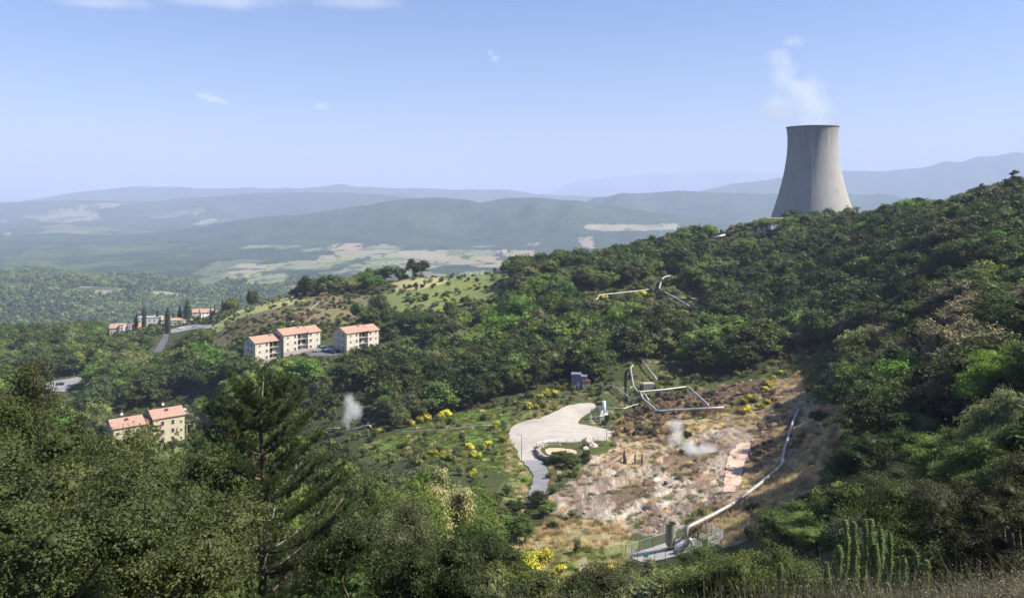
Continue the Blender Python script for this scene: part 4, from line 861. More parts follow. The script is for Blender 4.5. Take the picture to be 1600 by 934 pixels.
# undergrowth, tufts
def under():
    tb = {}; ks = [LOD[('shrub', i, 'mid')][0] for i in range(3)]
    def gen(y0, y1, sp, tmin, tmax):
        ys = np.arange(y0, y1, sp); X = []; Yv = []
        for y in ys: xs = np.arange(tmin * y, tmax * y, sp); X.append(xs + rngT.uniform(-.5, .5, len(xs)) * sp); Yv.append(y + rngT.uniform(-.5, .5, len(xs)) * sp)
        X = np.concatenate(X); Yv = np.concatenate(Yv); Z = H(X, Yv); u, v = proj(X, Yv, Z); return X, Yv, Z, u, v
    X, Yv, Z, u, v = gen(110, 700, 2.4, -.62, .64)
    dens = np.full(len(X), .40)
    for P, d in SCRUB[::-1]: dens[inpoly(u, v, P)] = d
    pl = np.array([(1248,645),(1238,666),(1226,705),(1222,733),(1190,758),(1150,787),(1115,810),(1080,835)], float)
    for a_, b_ in zip(pl[:-1], pl[1:]):
        w_ = np.clip(((u - a_[0]) * (b_ - a_)[0] + (v - a_[1]) * (b_ - a_)[1]) / ((b_ - a_) ** 2).sum(), 0, 1); NP_ = np.hypot(u - a_[0] - w_ * (b_ - a_)[0], v - a_[1] - w_ * (b_ - a_)[1]) < 11; v = np.where(NP_, 5000, v)
    dens[v > 4000] = 0
    dens[inpoly(u, v, BROWN)] = .15; dens[inpoly(u, v, SCRUBRED)] = .6
    dens[inpoly(u, v, DRYS)] = .07; dens[inpoly(u, v, FIELD)] = .05; dens[inpoly(u, v, DRYB)] = .05; dens[inpoly(u, v, MEADOW)] = np.where(v[inpoly(u, v, MEADOW)] > 692, .38, .13); dens[inpoly(u, v, VERGE)] = .2; dens[inpoly(u, v, UPMEAD)] = .09; dens[inpoly(u, v, BARE)] = .01; dens[inpoly(u, v, HILLT)] = .06
    clump = .5 + 1.3 * fbm(X / 11, Yv / 11, 77, 3); dens *= np.clip(clump * 1.4, .4, 1.6)
    for P in (LOT, ROAD, SAND, [(55,602),(112,586),(132,592),(104,616),(70,614)], [(232,552),(252,520),(270,514),(335,504),(336,516),(268,528),(252,552)], [(466,548),(500,538),(552,538),(552,552),(522,560)], [(975,845),(1060,815),(1135,840),(1130,862),(1000,888),(975,870)], [(1125,780),(1130,740),(1140,700),(1175,686),(1178,705),(1160,760),(1150,785)], [(842,700),(848,693),(905,693),(912,708),(900,718),(850,716)]): dens[inpoly(u, v, P) | inpoly(u, v - 5, P)] = 0
    ok = rngT.random(len(X)) < dens; X, Yv, Z, u, v = X[ok], Yv[ok], Z[ok], u[ok], v[ok]
    s = rngT.uniform(.35, 1.15, len(X)) * np.where(v < 520, 1.5, 1); k = rngT.choice(3, len(X), p=[.5, .22, .28])
    pk = LOD[('shrub', 0, 'mid')][0].copy(); pk.materials.clear(); pk.materials.append(M['heath'])
    red = inpoly(u, v, BROWN) | inpoly(u, v, SCRUBRED) | inpoly(u, v, DRYS) | inpoly(u, v, HILLB); k[red & (rngT.random(len(X)) < .75)] = 3
    for i, m_ in enumerate(ks + [pk]):
        q = k == i; tb[m_] = np.stack([X[q], Yv[q], Z[q] - .1, s[q], s[q] * rngT.uniform(.7, 1.2, q.sum()), rngT.uniform(0, 6, q.sum())], -1)
    print('SHRUBS', len(X)); stuff('undergrowth', tb)
    X, Yv, Z, u, v = gen(100, 330, .95, -.25, .5)
    dens = np.zeros((2, len(X)))
    for P, a, b in ((BARE, .0, .0), (BROWN, .4, .03), (SCRUBRED, .15, .02), (YDRY, .9, 0), (DRYS, .9, .02), (DRYB, .6, .1), (FIELD, .25, .6), (MEADOW, .05, .7), (VERGE, .25, .35), (SLOPEG, .08, .6), (CLEAR[0], .06, .1)):
        q = inpoly(u, v, P) & (dens.sum(0) == 0); dens[0][q] = a; dens[1][q] = b
    be = inpoly(u, v, BARE) & ~inpoly(u + fbm(X / 5, Yv / 5, 91, 3) * 30, v + fbm(X / 5, Yv / 5, 92, 3) * 16, [(900,785),(915,750),(960,715),(1060,705),(1130,680),(1150,690),(1120,760),(1060,800),(1000,815),(930,800)]); dens[0][be] = .10
    for P in (LOT, ROAD, SAND, PATH2, [(975,845),(1060,815),(1135,840),(1130,862),(1000,888),(975,870)], [(1125,780),(1130,740),(1140,700),(1175,686),(1178,705),(1160,760),(1150,785)]): dens[:, inpoly(u, v, P)] = 0
    dens *= np.clip(.7 + 1.2 * fbm(X / 6, Yv / 6, 78, 3), .1, 1.3)
    tb = {}
    for j, nm in enumerate(('dry', 'green')):
        q = rngT.random(len(X)) < dens[j]; s = rngT.uniform(.6, 1.3, q.sum()); tb[TUFT[nm]] = np.stack([X[q], Yv[q], Z[q], s, s, rngT.uniform(0, 6, q.sum())], -1); print('TUFT', nm, q.sum())
    stuff('grass', tb)
under()
# ------------------------------------------------------------------ single plants the picture shows
def plant_at(name, key, label, cat, u, vb, h, r, group=None, base_r=4.0, vtop=None):
    p = hit(u, vb); return place_tree(name, key, label, cat, p.x, p.y, p.z - .1, h, r, random.Random(int(u * 7 + vb)).uniform(0, 6.28), group, base_r)
BY = 99.; t, s = ray(692, 742); x = float(t * BY); z = float(H([x], [BY])[0]); hh = float(s * BY) - z; print('BLOSSOM', hh)
place_tree('blossoming_tree', ('blossom', 0, 'near'), 'round tree crowned with creamy yellow blossom in the lower middle', 'tree', x, BY, z, hh, 4.4, .5, None, 4.2)
CYP = [(293,502,30,0,1.5),(262,519,34,1,1.2),(246,502,20,0,1.0),(225,513,32,1,1.0),(239,500,0,1,1),(281,497,23,0,1.3),(270,498,15,0,1.0),(258,498,14,1,.8),(250,508,14,0,1),(213,514,22,0,1.2),(348,480,20,0,1),(359,478,12,1,.9),(369,478,16,1,.9),(376,478,18,0,1.1),(335,488,14,0,1),(330,500,14,0,1.4),(329,482,14,1,.9),(196,508,14,1,.9),(186,510,12,0,1.1),(202,508,10,1,.8),(167,512,10,1,.8),(108,508,22,0,1.6)]
names = ['tallest fat dark cypress left of the right village houses', 'slim tall cypress in front of the long white village building', 'short thick cypress before the pale village wall', 'narrow cypress between the orange roof and the white building', '', 'broad dark cypress just left of the fat tall cypress',
 'small cypress behind the white village building', 'thin cypress peeping behind the slim tall cypress', 'low cypress beside the cream village house', 'slender cypress at the right end of the orange roofed house']
for i, (u, vb, hp, kd, wd) in enumerate(CYP):
    if hp == 0: continue
    p = hit(u, vb + 2); h = hp * p.y / F * 1.2
    lb = names[i] if i < len(names) else ('dark cypress standing behind the right village houses' if u > 320 else 'thin dark cypress behind the orange roofed village house')
    place_tree('cypress_tree', ('cypress', kd, 'mid'), lb, 'cypress', p.x, p.y, p.z, h, h * .105 * wd ** 1.7, i * 1.3, None if i < len(names) else ('cypresses behind the right village houses' if u > 320 else 'cypresses behind the orange roofed house'), 1.5 if kd == 0 else 1.3)
for u, vb, h, r, lb in ((315, 668, 11.5, 4.9, 'wide umbrella pine with rounded crown right of the yellow apartment house'), (1200, 370, 12, 7.5, 'broad flat umbrella pine at the foot of the cooling tower'), (648, 523, 12, 9.5, 'flat topped umbrella pine right of the single apartment block'), (1236, 368, 12, 7, 'smaller umbrella pine overlapping the base of the cooling tower')):
    plant_at('umbrella_pine', ('umbrella', 0, 'mid'), lb, 'pine', u, vb, h, r, None, 4.6)
for u, vb, h, r, lb in ((377, 556, 12, 4, 'dark pointed conifer at the left end of the apartment blocks'), (1218, 520, 12, 4.2, 'pale green pointed conifer on the slope above the looped pipes'), (1312, 372, 13, 4.6, 'dark pointed conifer before the right foot of the cooling tower'), (1534, 318, 11, 3.2, 'spindly conifer standing out on the right skyline'), (1585, 322, 17, 6.0, 'large dark conifer at the right edge of the skyline'), (1503, 318, 8, 4.0, 'low spreading conifer beside the skyline house'), (1222, 600, 0, 0, '')):
    if h: plant_at('conifer_tree', ('conifer', 0, 'mid'), lb, 'tree', u, vb, h, r, None, 3.2)
BR = [(1160,632,2.2),(1172,628,2.4),(1186,640,2.0),(1196,634,2.2),(1168,646,2.2),(1155,645,1.6),(1203,606,2.0),(1210,596,1.8),(1196,612,1.8),(1218,586,1.6),(1268,612,2.0),(840,628,2.6),(853,622,2.8),(866,620,2.4),(880,610,2.2),(828,640,2.2),(838,640,1.8),
 (775,668,2),(783,688,1.8),(760,700,2),(745,716,2),(735,702,2),(697,718,2.2),(668,714,1.8),(682,712,1.6),(730,714,1.6),(740,745,1.8),(825,885,2.6),(845,880,2.6),(835,895,2.2),(812,890,2),(872,900,1.8),(856,872,1.6),(950,898,1.6),
 (780,470,3.2),(792,466,3.2),(770,472,2.8),(803,458,2.6),(815,452,2.6),(822,445,2.6),(735,452,2.4),(745,440,2.4),(710,478,3),(690,488,2.8),(697,470,2.6),(832,504,3.4),(845,500,3.4),(858,498,3.2),(850,510,3.0),(835,515,3),(822,520,2.8),(862,508,2.8),
 (745,536,3),(735,542,3),(722,548,2.6),(750,528,2.6),(1050,462,2.6),(1065,452,2.6),(1005,462,2.8),(995,464,2.8),(945,468,2.6),(1018,472,2.4),(1068,470,2.2),(1150,612,0),(655,660,2.6),(668,655,2.4),(690,655,2.4),(700,650,2.4),(643,665,2),(590,680,2),(132,524,4),(120,528,4),(500,625,2.8),(290,550,3.6)]
BL = {}
def broom_label(u, v):
    if u > 1140: return 'yellow flowering broom bush beside the upper end of the earth path' if v > 600 else 'yellow broom bush on the slope above the earth path'
    if v > 860: return 'yellow flowering broom bush at the edge of the grass clearing'
    if 800 < u < 900 and v > 560: return 'yellow broom bush along the upper rim of the gravel lot'
    if u > 900: return 'yellow broom bush beside the upper forked pipes'
    if u > 820: return 'yellow broom bush in the band across the middle wood'
    if u > 600 and v > 640: return 'yellow broom bush on the green meadow left of the lot'
    if u > 600 and v < 500: return 'yellow broom bush at the lower edge of the upper meadow'
    if u > 600: return 'yellow broom bush in the wood below the upper meadow'
    return 'yellow broom bush in the wood on the left'
for i, (u, v, h) in enumerate(BR):
    if h:
        lb = broom_label(u, v); plant_at('broom_bush', ('broom', i % 2, 'mid'), lb, 'bush', u, v, h * 1.05, h * .7, lb.replace('bush', 'bushes'), 1.3)
SH = [(370,553,'low dark round shrub'),(720,462,'x'),(748,500,'x'),(392,468,'x'),(410,475,'x'),(1283,662,'x'),(1275,690,'x')]
for i in range(30):
    q = random.Random(i); u = q.uniform(620, 790); v = q.uniform(445, 480)
    plant_at('shrub', ('shrub', i % 3, 'mid'), 'small round shrub on the open upper meadow', 'shrub', u, v, q.uniform(1.5, 3.5), q.uniform(1.3, 2.6), 'shrubs on the upper meadow', 1.2)
for i in range(34):
    q = random.Random(i + 100); u = q.uniform(345, 560); v = np.interp(u, [345, 560], [528, 470]) - q.uniform(-8, 22)
    plant_at('shrub', ('shrub', i % 3, 'mid'), 'small shrub on the brown hillside above the apartment blocks', 'shrub', u, v, q.uniform(1.5, 3.5), q.uniform(1.2, 2.6), 'shrubs on the brown hillside', 1.2)

# the big pine in the foreground
def big_pine():
    Y = 33.; t, s = ray(409, 584); x = float(t * Y); top = float(s * Y); z = float(H([x], [Y])[0]); h = top - z
    root = thing('pine_tree', 'tall pine with whorled branches and long needles in the left foreground', 'pine', (x, Y, z)); rng = np.random.default_rng(5)
    b = MB(); P = [(0, 0, -1)] + [(math.sin(k * 1.7) * .06, math.cos(k * 2.1) * .06, h * k / 12) for k in range(1, 13)]; b.tube(P, [.26 - .017 * k * 1.1 for k in range(13)], 9); b.build('trunk', M['bark'], root, True)
    TP = []; TD = []
    def tufts(p, d, n):
        for _ in range(n): TP.append(p + rng.normal(size=3) * .09); q = d + rng.normal(size=3) * .35 + (0, 0, .25); TD.append(q / np.linalg.norm(q))
    zz = .6
    while zz < h - .5:
        q = 1 - zz / h; L = (.4 + 5.4 * q ** .72) * rng.uniform(.85, 1.1); nb = rng.integers(5, 8); a0 = rng.uniform(0, 6.28)
        for k in range(nb):
            a = a0 + 6.283 * k / nb + rng.normal() * .2; Lk = L * rng.uniform(.82, 1.08); el = .15 + .75 * (1 - q) ** 1.5
            pts = []
            for j in range(9):
                w_ = j / 8; rr = Lk * w_ * math.cos(el * .9); pts.append(np.array([math.cos(a + .1 * w_) * rr, math.sin(a + .1 * w_) * rr, zz + Lk * (math.sin(el) * w_ * .7 + .22 * w_ * w_ * 1.2) - .10 * Lk * w_ * (1 - w_)]))
            mb = MB(); mb.tube([tuple(p) for p in pts], [.055 * (1 - .75 * j / 8) * (.5 + q) + .008 for j in range(9)], 5)
            for j in range(2, 9):
                p = pts[j]; dirn = pts[j] - pts[j - 1]; dirn /= np.linalg.norm(dirn)
                for side in (-1, 1):
                    if rng.random() < .9:
                        sd_ = np.cross(dirn, (0, 0, 1)) * side; l2 = Lk * .30 * (1.15 - .6 * j / 8) * rng.uniform(.6, 1.2); e = p + (dirn * .75 + sd_ * .8 + (0, 0, .28)) * l2
                        mb.tube([tuple(p), tuple((p + e) / 2 - (0, 0, .03)), tuple(e)], [.016, .012, .007], 4, False); dd = (e - p) / np.linalg.norm(e - p)
                        m_ = max(2, int(l2 / .16))
                        for w_ in np.linspace(.3, 1, m_): tufts(p + (e - p) * w_, dd, 3)
                tufts(p, dirn, 1)
            tufts(pts[-1], pts[-1] - pts[-2], 3); mb.build('branch', M['palebark' if rng.random() < .3 else 'bark'], root, True)
        zz += (.80 + .3 * (1 - q)) * rng.uniform(.85, 1.15)
    for k in range(6): tufts(np.array((0, 0, h - .08 * k)), np.array((0, 0, 1.)), 3)
    TP = np.array(TP); TD = np.array(TD); n = len(TP); nb = 24; print('TUFTS', n)
    P = np.repeat(TP, nb, 0); D = np.repeat(TD, nb, 0) * .9 + rng.normal(size=(n * nb, 3)) * .5; D /= np.linalg.norm(D, axis=1)[:, None]; L = rng.uniform(.14, .26, (n * nb, 1))
    W = np.cross(D, rng.normal(size=D.shape)); W /= np.linalg.norm(W, axis=1)[:, None]; W *= .011
    V = np.stack([P - W, P + W, P + D * L + W * .2], 1).reshape(-1, 3); ti = np.repeat(np.repeat(rng.random(n), nb), 3)
    link('needles', mesh_np('needles', V, np.arange(len(V)).reshape(-1, 3), M['pine'], attrs={'tint': ti * .8}), root)
    mb = MB()
    for _ in range(16):
        i = rng.integers(0, n); mb.lathe([(0, -.07), (.045, -.04), (.055, 0), (.035, .05), (0, .08)], 8, tuple(TP[i] - (0, 0, .05)))
    mb.build('cones', M['wood'], root, True)
big_pine()

# candelabra cactus clump
def cactus():
    Y = 16.5; t, s = ray(1375, 905); x = float(t * Y); z = float(H([x], [Y])[0]); root = thing('cactus', 'candelabra cactus clump of upright green ribbed arms on the near slope', 'cactus', (x, Y, z))
    def stem(P, r=.085):
        b = MB(); P = rounded(P, .25, 4); out = []
        for i in range(len(P) - 1):
            k = max(1, int((P[i + 1] - P[i]).length / .05))
            for j in range(k): out.append(P[i].lerp(P[i + 1], j / k))
        out.append(P[-1]); n = len(out); rad = []
        for i in range(n): e = min(1, (n - i) / 3.); rad.append(r * (1 + .2 * math.sin(i * .8 + len(P))) * (.45 + .55 * e))
        b.tube(out, rad, 10); V, Fs, mi = b.arr()
        rng = np.random.default_rng(n); k = n * 14; i = rng.integers(0, n, k); a = rng.uniform(0, 6.28, k); c = np.array([tuple(p) for p in out])[i]; rr = np.array(rad)[i]
        d = np.stack([np.cos(a), np.sin(a), .6 + 0 * a], -1); P0 = c + d * rr[:, None] * (1, 1, .1); Vq, Q = leaves(rng, P0 + d * .012, d, .024, .3, .3)
        Fs2 = [np.concatenate([Fs[0], Q + len(V)])] + Fs[1:]; mi2 = [0] * len(Fs[0]) + [1] * len(Q) + [0] * sum(len(f) for f in Fs[1:])
        link('stem', mesh_np('stem', np.concatenate([V, Vq]), Fs2, [M['cactus'], M['mid']], mi2, attrs={'tint': rng.random(len(V) + len(Vq))}), root)
    arms = [(1321,812),(1334,815),(1352,811),(1361,811),(1375,822),(1390,830),(1388,862),(1405,870),(1412,868),(1430,860),(1440,880),(1448,875),(1478,912),(1311,852),(1291,878),(1220,880),(1495,925),(1340,860),(1368,850),(1225,905)]
    for i, (u, v) in enumerate(arms):
        t2, s2 = ray(u, v); yy = Y + random.Random(i).uniform(-.7, .7); tip = Vector((float(t2 * yy) - x, yy - Y, float(s2 * yy) - z))
        g = Vector((tip.x * .72, tip.y, float(H([x + tip.x * .72], [yy])[0]) - z - .2)); L = (tip - g).length
        bend = Vector((tip.x, tip.y, max(g.z + .3, tip.z - max(.5, L * .45)))); w_ = random.Random(i * 3 + 1).uniform(-.1, .1); stem([g, (g + bend) / 2 + Vector(((tip.x - g.x) * .3 - w_, 0, -.05)), bend + Vector((w_, .05, 0)), (bend + tip) / 2 - Vector((w_ * .6, 0, 0)), tip], random.Random(i + 9).uniform(.042, .062))
cactus()
# dry twiggy brush along the bottom right
def brush():
    rng = np.random.default_rng(12); me = []
    for sd in range(2):
        n = 700; o = rng.normal(size=(n, 3)) * (.55, .55, .0); d = rng.normal(size=(n, 3)) * .55 + (0, 0, 1.0); d /= np.linalg.norm(d, axis=1)[:, None]; L = rng.uniform(.35, 1.15, (n, 1)); mid = o + d * L * .6; d2 = d + rng.normal(size=(n, 3)) * .5; tip = mid + d2 * L * .45
        W = np.cross(d, rng.normal(size=(n, 3))); W /= np.linalg.norm(W, axis=1)[:, None]; W *= .007
        V = [np.stack([o - W, o + W, mid + W * .7, mid - W * .7], 1).reshape(-1, 3), np.stack([mid - W * .7, mid + W * .7, tip + W * .2, tip - W * .2], 1).reshape(-1, 3)]
        P = mid + (tip - mid) * rng.random((n, 1)); lv, lq = leaves(rng, np.repeat(P, 3, 0) + rng.normal(size=(3 * n, 3)) * .08, rdirs(rng, 3 * n, .4), .03, .35)
        VV = np.concatenate(V + [lv]); me.append(mesh_np('brush', VV, np.arange(len(VV)).reshape(-1, 4), M['twig'], attrs={'tint': np.repeat(rng.random(len(VV) // 4), 4)}))
    k = 0
    for u in range(1040, 1720, 26):
        for Y in (13.5, 15.2):
            t, s = ray(u + rng.uniform(-10, 10), 905); x = float(t * Y); z = float(H([x], [Y])[0]); vt = np.interp(u, [1000,1080,1200,1300,1400,1500,1600,1700], [935,922,905,892,888,905,900,900]) + rng.uniform(-8, 12)
            hh = float(ray(u, vt)[1] * Y) - z
            if hh < .3: continue
            o = link('dry_brush', me[k % 2], None, (x, Y, z), float(rng.uniform(0, 6))); o.scale = (.75, .75, hh / 1.5); k += 1
            lb = 'tangled grey brown dry brush at the foot of the cactus clump' if 1270 < u < 1500 else 'tangled grey brown dry brush along the bottom edge left of the cactus' if u < 1300 else 'tangled grey brown dry brush in the bottom right corner'
            tag(o, lb, 'bush', lb.replace('brush', 'brush clumps'))
brush()

# ------------------------------------------------------------------ buildings
def winset(parent, wins, m='glass'):
    """each window: (x, y, z, w, h, facing) with facing 'f','b','l','r'"""
    for (x, y, z, a, h, fc) in wins:
        b = MB(); g = MB(); q = .07
        def bx(B, u0, u1, z0, z1, d0, d1):
            if fc == 'f': B.box(u0, u1, y - d1, y - d0, z0, z1)
            elif fc == 'b': B.box(u0, u1, y + d0, y + d1, z0, z1)
            elif fc == 'l': B.box(x - d1, x - d0, u0, u1, z0, z1)
            else: B.box(x + d0, x + d1, u0, u1, z0, z1)
        c = x if fc in 'fb' else y
        bx(b, c - a / 2 - q, c + a / 2 + q, z + h, z + h + q, -.05, .09); bx(b, c - a / 2 - .12, c + a / 2 + .12, z - q, z, -.05, .14)
        bx(b, c - a / 2 - q, c - a / 2, z, z + h, -.05, .09); bx(b, c + a / 2, c + a / 2 + q, z, z + h, -.05, .09)
        bx(g, c - a / 2, c + a / 2, z, z + h, .01, .04); f = b.build('window', M['shutter'], parent); g.build('pane', M[m], f)
def gable(b, x0, x1, y0, y1, z0, rise, ov=.5, th=.22):
    ym = (y0 + y1) / 2; s = rise / (ym - y0)
    for sg in (-1, 1):
        ye = (y0 - ov) if sg < 0 else (y1 + ov); ze = z0 - ov * s
        V = [(x0 - ov, ye, ze), (x1 + ov, ye, ze), (x1 + ov, ym, z0 + rise), (x0 - ov, ym, z0 + rise)]; V += [(x, y, z + th) for x, y, z in V]
        b.add(V, [(0, 3, 2, 1), (4, 5, 6, 7), (0, 1, 5, 4), (1, 2, 6, 5), (2, 3, 7, 6), (3, 0, 4, 7)])
def gable_wall(b, x0, x1, y0, y1, zb, zt, rise):
    ym = (y0 + y1) / 2; b.box(x0, x1, y0, y1, zb, zt)
    b.add([(x0, y0, zt), (x0, y1, zt), (x0, ym, zt + rise - .02), (x1, y0, zt), (x1, y1, zt), (x1, ym, zt + rise - .02)], [(0, 3, 5, 2), (1, 2, 5, 4)], [(0, 2, 1), (3, 4, 5)])
def balcony(parent, x0, x1, y0, z, m='shutter', closed=False):
    b = MB(); b.box(x0, x1, y0 - 1.1, y0 + .02, z - .16, z); o = b.build('balcony', M['concrete'], parent)
    r = MB(); n = max(2, int((x1 - x0) / (.14 if not closed else 9)))
    r.box(x0, x1, y0 - 1.1, y0 - 1.05, z + .95, z + 1.0)
    if closed: r.box(x0, x1, y0 - 1.09, y0 - 1.04, z + .06, z + .93)
    for i in range(n + 1): xx = x0 + (x1 - x0) * i / n; r.box(xx - .012, xx + .012, y0 - 1.09, y0 - 1.06, z, z + .95)
    for xx in (x0, x1): r.box(xx - .02, xx + .02, y0 - 1.1, y0, z + .95, z + 1.0); r.box(xx - .02, xx + .02, y0 - 1.1, y0 - 1.05, z, z + .95)
    r.build('railing', M[m], o)
def apartment(label, u, v, th, L=19., W=11., Hh=8.7, wall='cream', base='stonebase', seed=0):
    p = hit(u, v); t = thing('apartment_block', label, 'building', (p.x, p.y, p.z), R(th), None); rise = 2.1; l = -L / 2; r = L / 2; f = -W / 2; k = W / 2; a = l + L * .38; c = l + L * .66
    b = MB(); gable_wall(b, l, a, f, k, 0, Hh, rise); gable_wall(b, c, r, f, k, 0, Hh - .3, rise); b.build('wall', M[wall], t)
    b = MB(); b.box(a + .003, c - .003, f + 1.6, k - .003, 0, Hh + .35); b.build('recessed_wall', M['white'], t)
    b = MB(); b.box(l - .06, r + .06, f - .06, k + .06, -5, .9); b.build('base', M[base], t)
    b = MB()
    for z in (3.0, 5.9):
        for x0, x1 in ((l, a), (c, r)): b.box(x0 - .05, x1 + .05, f - .05, k + .05, z - .1, z + .06)
    b.build('string_course', M['white'], t)
    b = MB(); gable(b, l, c - .55, f, k, Hh, rise); rf = b.build('roof', M['tiles'], t); b = MB(); gable(b, c + .55, r, f, k, Hh - .32, rise); b.build('roof', M['tiles'], t)
    b = MB(); b.box(c - .1, c + .12, f - .55, k + .55, Hh - .9, Hh - .1); gable_wall(b, c - .12, c + .1, f - .5, k + .5, Hh - 1.2, Hh - .05, rise + .42); b.build('parapet', M['darkred'], t)
    b = MB(); b.box(l + L * .5, l + L * .5 + 1.2, -1.6, -.7, Hh + .6, Hh + 2.3); b.box(l + L * .5 - .1, l + L * .5 + 1.3, -1.7, -.6, Hh + 2.3, Hh + 2.42); b.build('chimney', M['stonebase'], rf)
    W_ = []
    for z in (1.2, 4.1, 7.0):
        W_ += [(a - 1.4, f, z, .9, 1.1, 'f'), (l + 2.2, f, z, .7, .8, 'f'), (c + 1.4, f, z, 1.0, 1.1, 'f'), (r - 1.6, f, z, .6, .8, 'f')]
        W_ += [(l, f + W * .3, z - .1, .9, 1.3, 'l'), (l, f + W * .62, z - .1, .9, 1.3, 'l'), (r, 0, z, .9, 1.2, 'r'), (l + 3, k, z, 1, 1.2, 'b'), (r - 3, k, z, 1, 1.2, 'b')]
    winset(t, W_)
    for j, z in enumerate((.95, 3.0, 5.9)):
        d = MB(); d.box(a + .5, a + 2.2, f + 1.54, f + 1.59, z + .05, z + 2.15); d.build('door', M['glass'], t); d = MB(); d.box(c - 2.3, c - .6, f + 1.54, f + 1.59, z + .05, z + 2.15); d.build('door', M['glass' if (j + seed) % 2 else 'shutter'], t)
        b = MB(); b.box(a + .02, c - .02, f, f + 1.6, z - .2, z - .02); o = b.build('loggia_floor', M['concrete'], t)
        rl = MB()
        for k2 in range(16): xx = a + .1 + (c - a - .2) * k2 / 15; rl.box(xx - .015, xx + .015, f + .02, f + .05, z - .02, z + .95)
        rl.box(a + .02, c - .02, f + .02, f + .06, z + .93, z + 1.0); rl.build('railing', M['steel'], o)
    return t
apartment('single pale apartment block with terracotta roof, rightmost on the hillside', 557, 543, 45, 18.2, 10.8, 8.8, 'cream', seed=1)
apartment('cream apartment block with terracotta roof, upper of the two overlapping ones', 463, 546, 45, 19.5, 10.8, 8.8, 'cream', seed=0)
apartment('cream apartment block with terracotta roof, lower left of the two overlapping ones', 419, 560, 45, 18.6, 10.8, 8.8, 'cream', seed=1)
def yellow_house():
    p = hit(228, 700); t = thing('apartment_house', 'yellow apartment house with two stepped terracotta roofs at the lower left', 'building', (p.x, p.y, p.z), R(38))
    W = 10.5
    def half(x0, x1, Hh, y0):
        b = MB(); gable_wall(b, x0, x1, y0, y0 + W, 0, Hh, 2.0); b.build('wall', M['yellow'], t)
        b = MB(); b.box(x0 - .06, x1 + .06, y0 - .06, y0 + W + .06, -6, 1.8); b.build('base', M['stonebase'], t)
        b = MB(); gable(b, x0, x1, y0, y0 + W, Hh, 2.0); rf = b.build('roof', M['tiles'], t)
        b = MB(); b.box((x0 + x1) / 2 - .5, (x0 + x1) / 2 + .5, y0 + 3.0, y0 + 3.8, Hh + .9, Hh + 2.2); b.build('chimney', M['darkred'], rf); return rf
    half(-12.4, -1.9, 10.6, -5.6); rf = half(1.4, 12.4, 11.6, -5.0)
    b = MB(); b.box(-1.897, 1.397, -3.2, 4.5, 0, 11.0); b.build('link_wall', M['cream'], t); b = MB(); b.box(-1.75, 1.25, -3.9, 4.9, 11.0, 11.3); b.box(-1.6, 1.1, -3.27, -3.21, 8.8, 10.6); b.build('link_roof', M['darkred'], t)
    W_ = []
    for z in (2.6, 5.6, 8.7): W_ += [(4.6, -5.0, z, 1.0, 1.5, 'f'), (8.2, -5.0, z, 1.0, 1.5, 'f'), (11.2, -5.0, z, .7, .8, 'f'), (12.4, -1.5, z, 1, 1.4, 'r'), (12.4, 2.5, z, 1, 1.4, 'r'), (-4, -5.6, z - .7, 1, 1.4, 'f'), (-8, -5.6, z - .7, 1, 1.4, 'f'), (-11, -5.6, z - .7, .8, 1., 'f'), (6, 5.5, z, 1, 1.4, 'b'), (-6, 4.9, z, 1, 1.4, 'b'), (-12.4, 0, z - .7, 1, 1.4, 'l')]
    winset(t, W_)
    for z in (2.4, 5.4, 8.4): balcony(t, 1.9, 3.9, -5.0, z, 'darkred', True)
    for x, y, z in ((-8, 1.5, 12.0), (6.5, 2.0, 13.2)):
        b = MB(); b.tube([(x, y, z - .8), (x, y, z + 3.2)], .045, 6)
        for q in range(5): b.tube([(x - .6, y, z + 2 + q * .22), (x + .6, y, z + 2 + q * .22)], .02, 4)
        a = b.build('antenna', M['steel'], t); d = MB(); d.lathe([(0, .12), (.25, .08), (.45, 0), (.42, 0), (.24, .06), (0, .1)], 14); o = d.build('dish', M['white'], a); o.location = (x, y - .25, z + 1.6); o.rotation_euler = (R(65), 0, 0)
yellow_house()
def house(label, u, v, th, parts, wall='white', group=None, name='village_house', roof='tiles'):
    """parts: (x, y, length, width, height, rise) wings of one house; rise 0 is a flat roof"""
    p = hit(u, v); t = thing(name, label, 'house', (p.x, p.y, p.z), R(th), group); W_ = []
    for i, (x, y, L, W, Hh, rise) in enumerate(parts):
        e = .004 * i; b = MB()
        if rise: gable_wall(b, x - L / 2, x + L / 2, y - W / 2 + e, y + W / 2 - e, -3, Hh, rise)
        else: b.box(x - L / 2, x + L / 2, y - W / 2 + e, y + W / 2 - e, -3, Hh)
        b.build('wall', M[wall], t); b = MB()
        if rise: gable(b, x - L / 2, x + L / 2, y - W / 2, y + W / 2, Hh + e, rise, .45)
        else: b.box(x - L / 2 - .25, x + L / 2 + .25, y - W / 2 - .25, y + W / 2 + .25, Hh, Hh + .35)
        b.build('roof', M[roof if rise else 'concrete'], t)
        for q in range(max(1, int(L / 3.2))):
            for z in ([1.0] if Hh < 4.5 else [1.0, 3.8]): W_.append((x - L / 2 + (q + .5) * L / max(1, int(L / 3.2)), y - W / 2 + e, z, 1.0, 1.2, 'f'))
        W_.append((x + L / 2, y, 1.0, 1.0, 1.3, 'r')); W_.append((x - L / 2, y, 1.0, 1.0, 1.3, 'l'))
    winset(t, W_); return t
house('village house with broad orange hipped roofs and two pale towers, leftmost in the village', 193, 519, 14, [(-3.5, 0, 11, 10, 4.4, 2.6), (8, 1.5, 11, 9, 4.0, 2.4), (0, -4.5, 3.2, 3.2, 6.6, 0), (5.6, -4.0, 2.2, 2.6, 6.2, 0)], 'white')
house('long white flat-roofed village building behind the cypresses', 236, 505, 10, [(0, 0, 18, 9, 6.5, 0), (12, -2, 8, 8, 4.5, 0)], 'white')
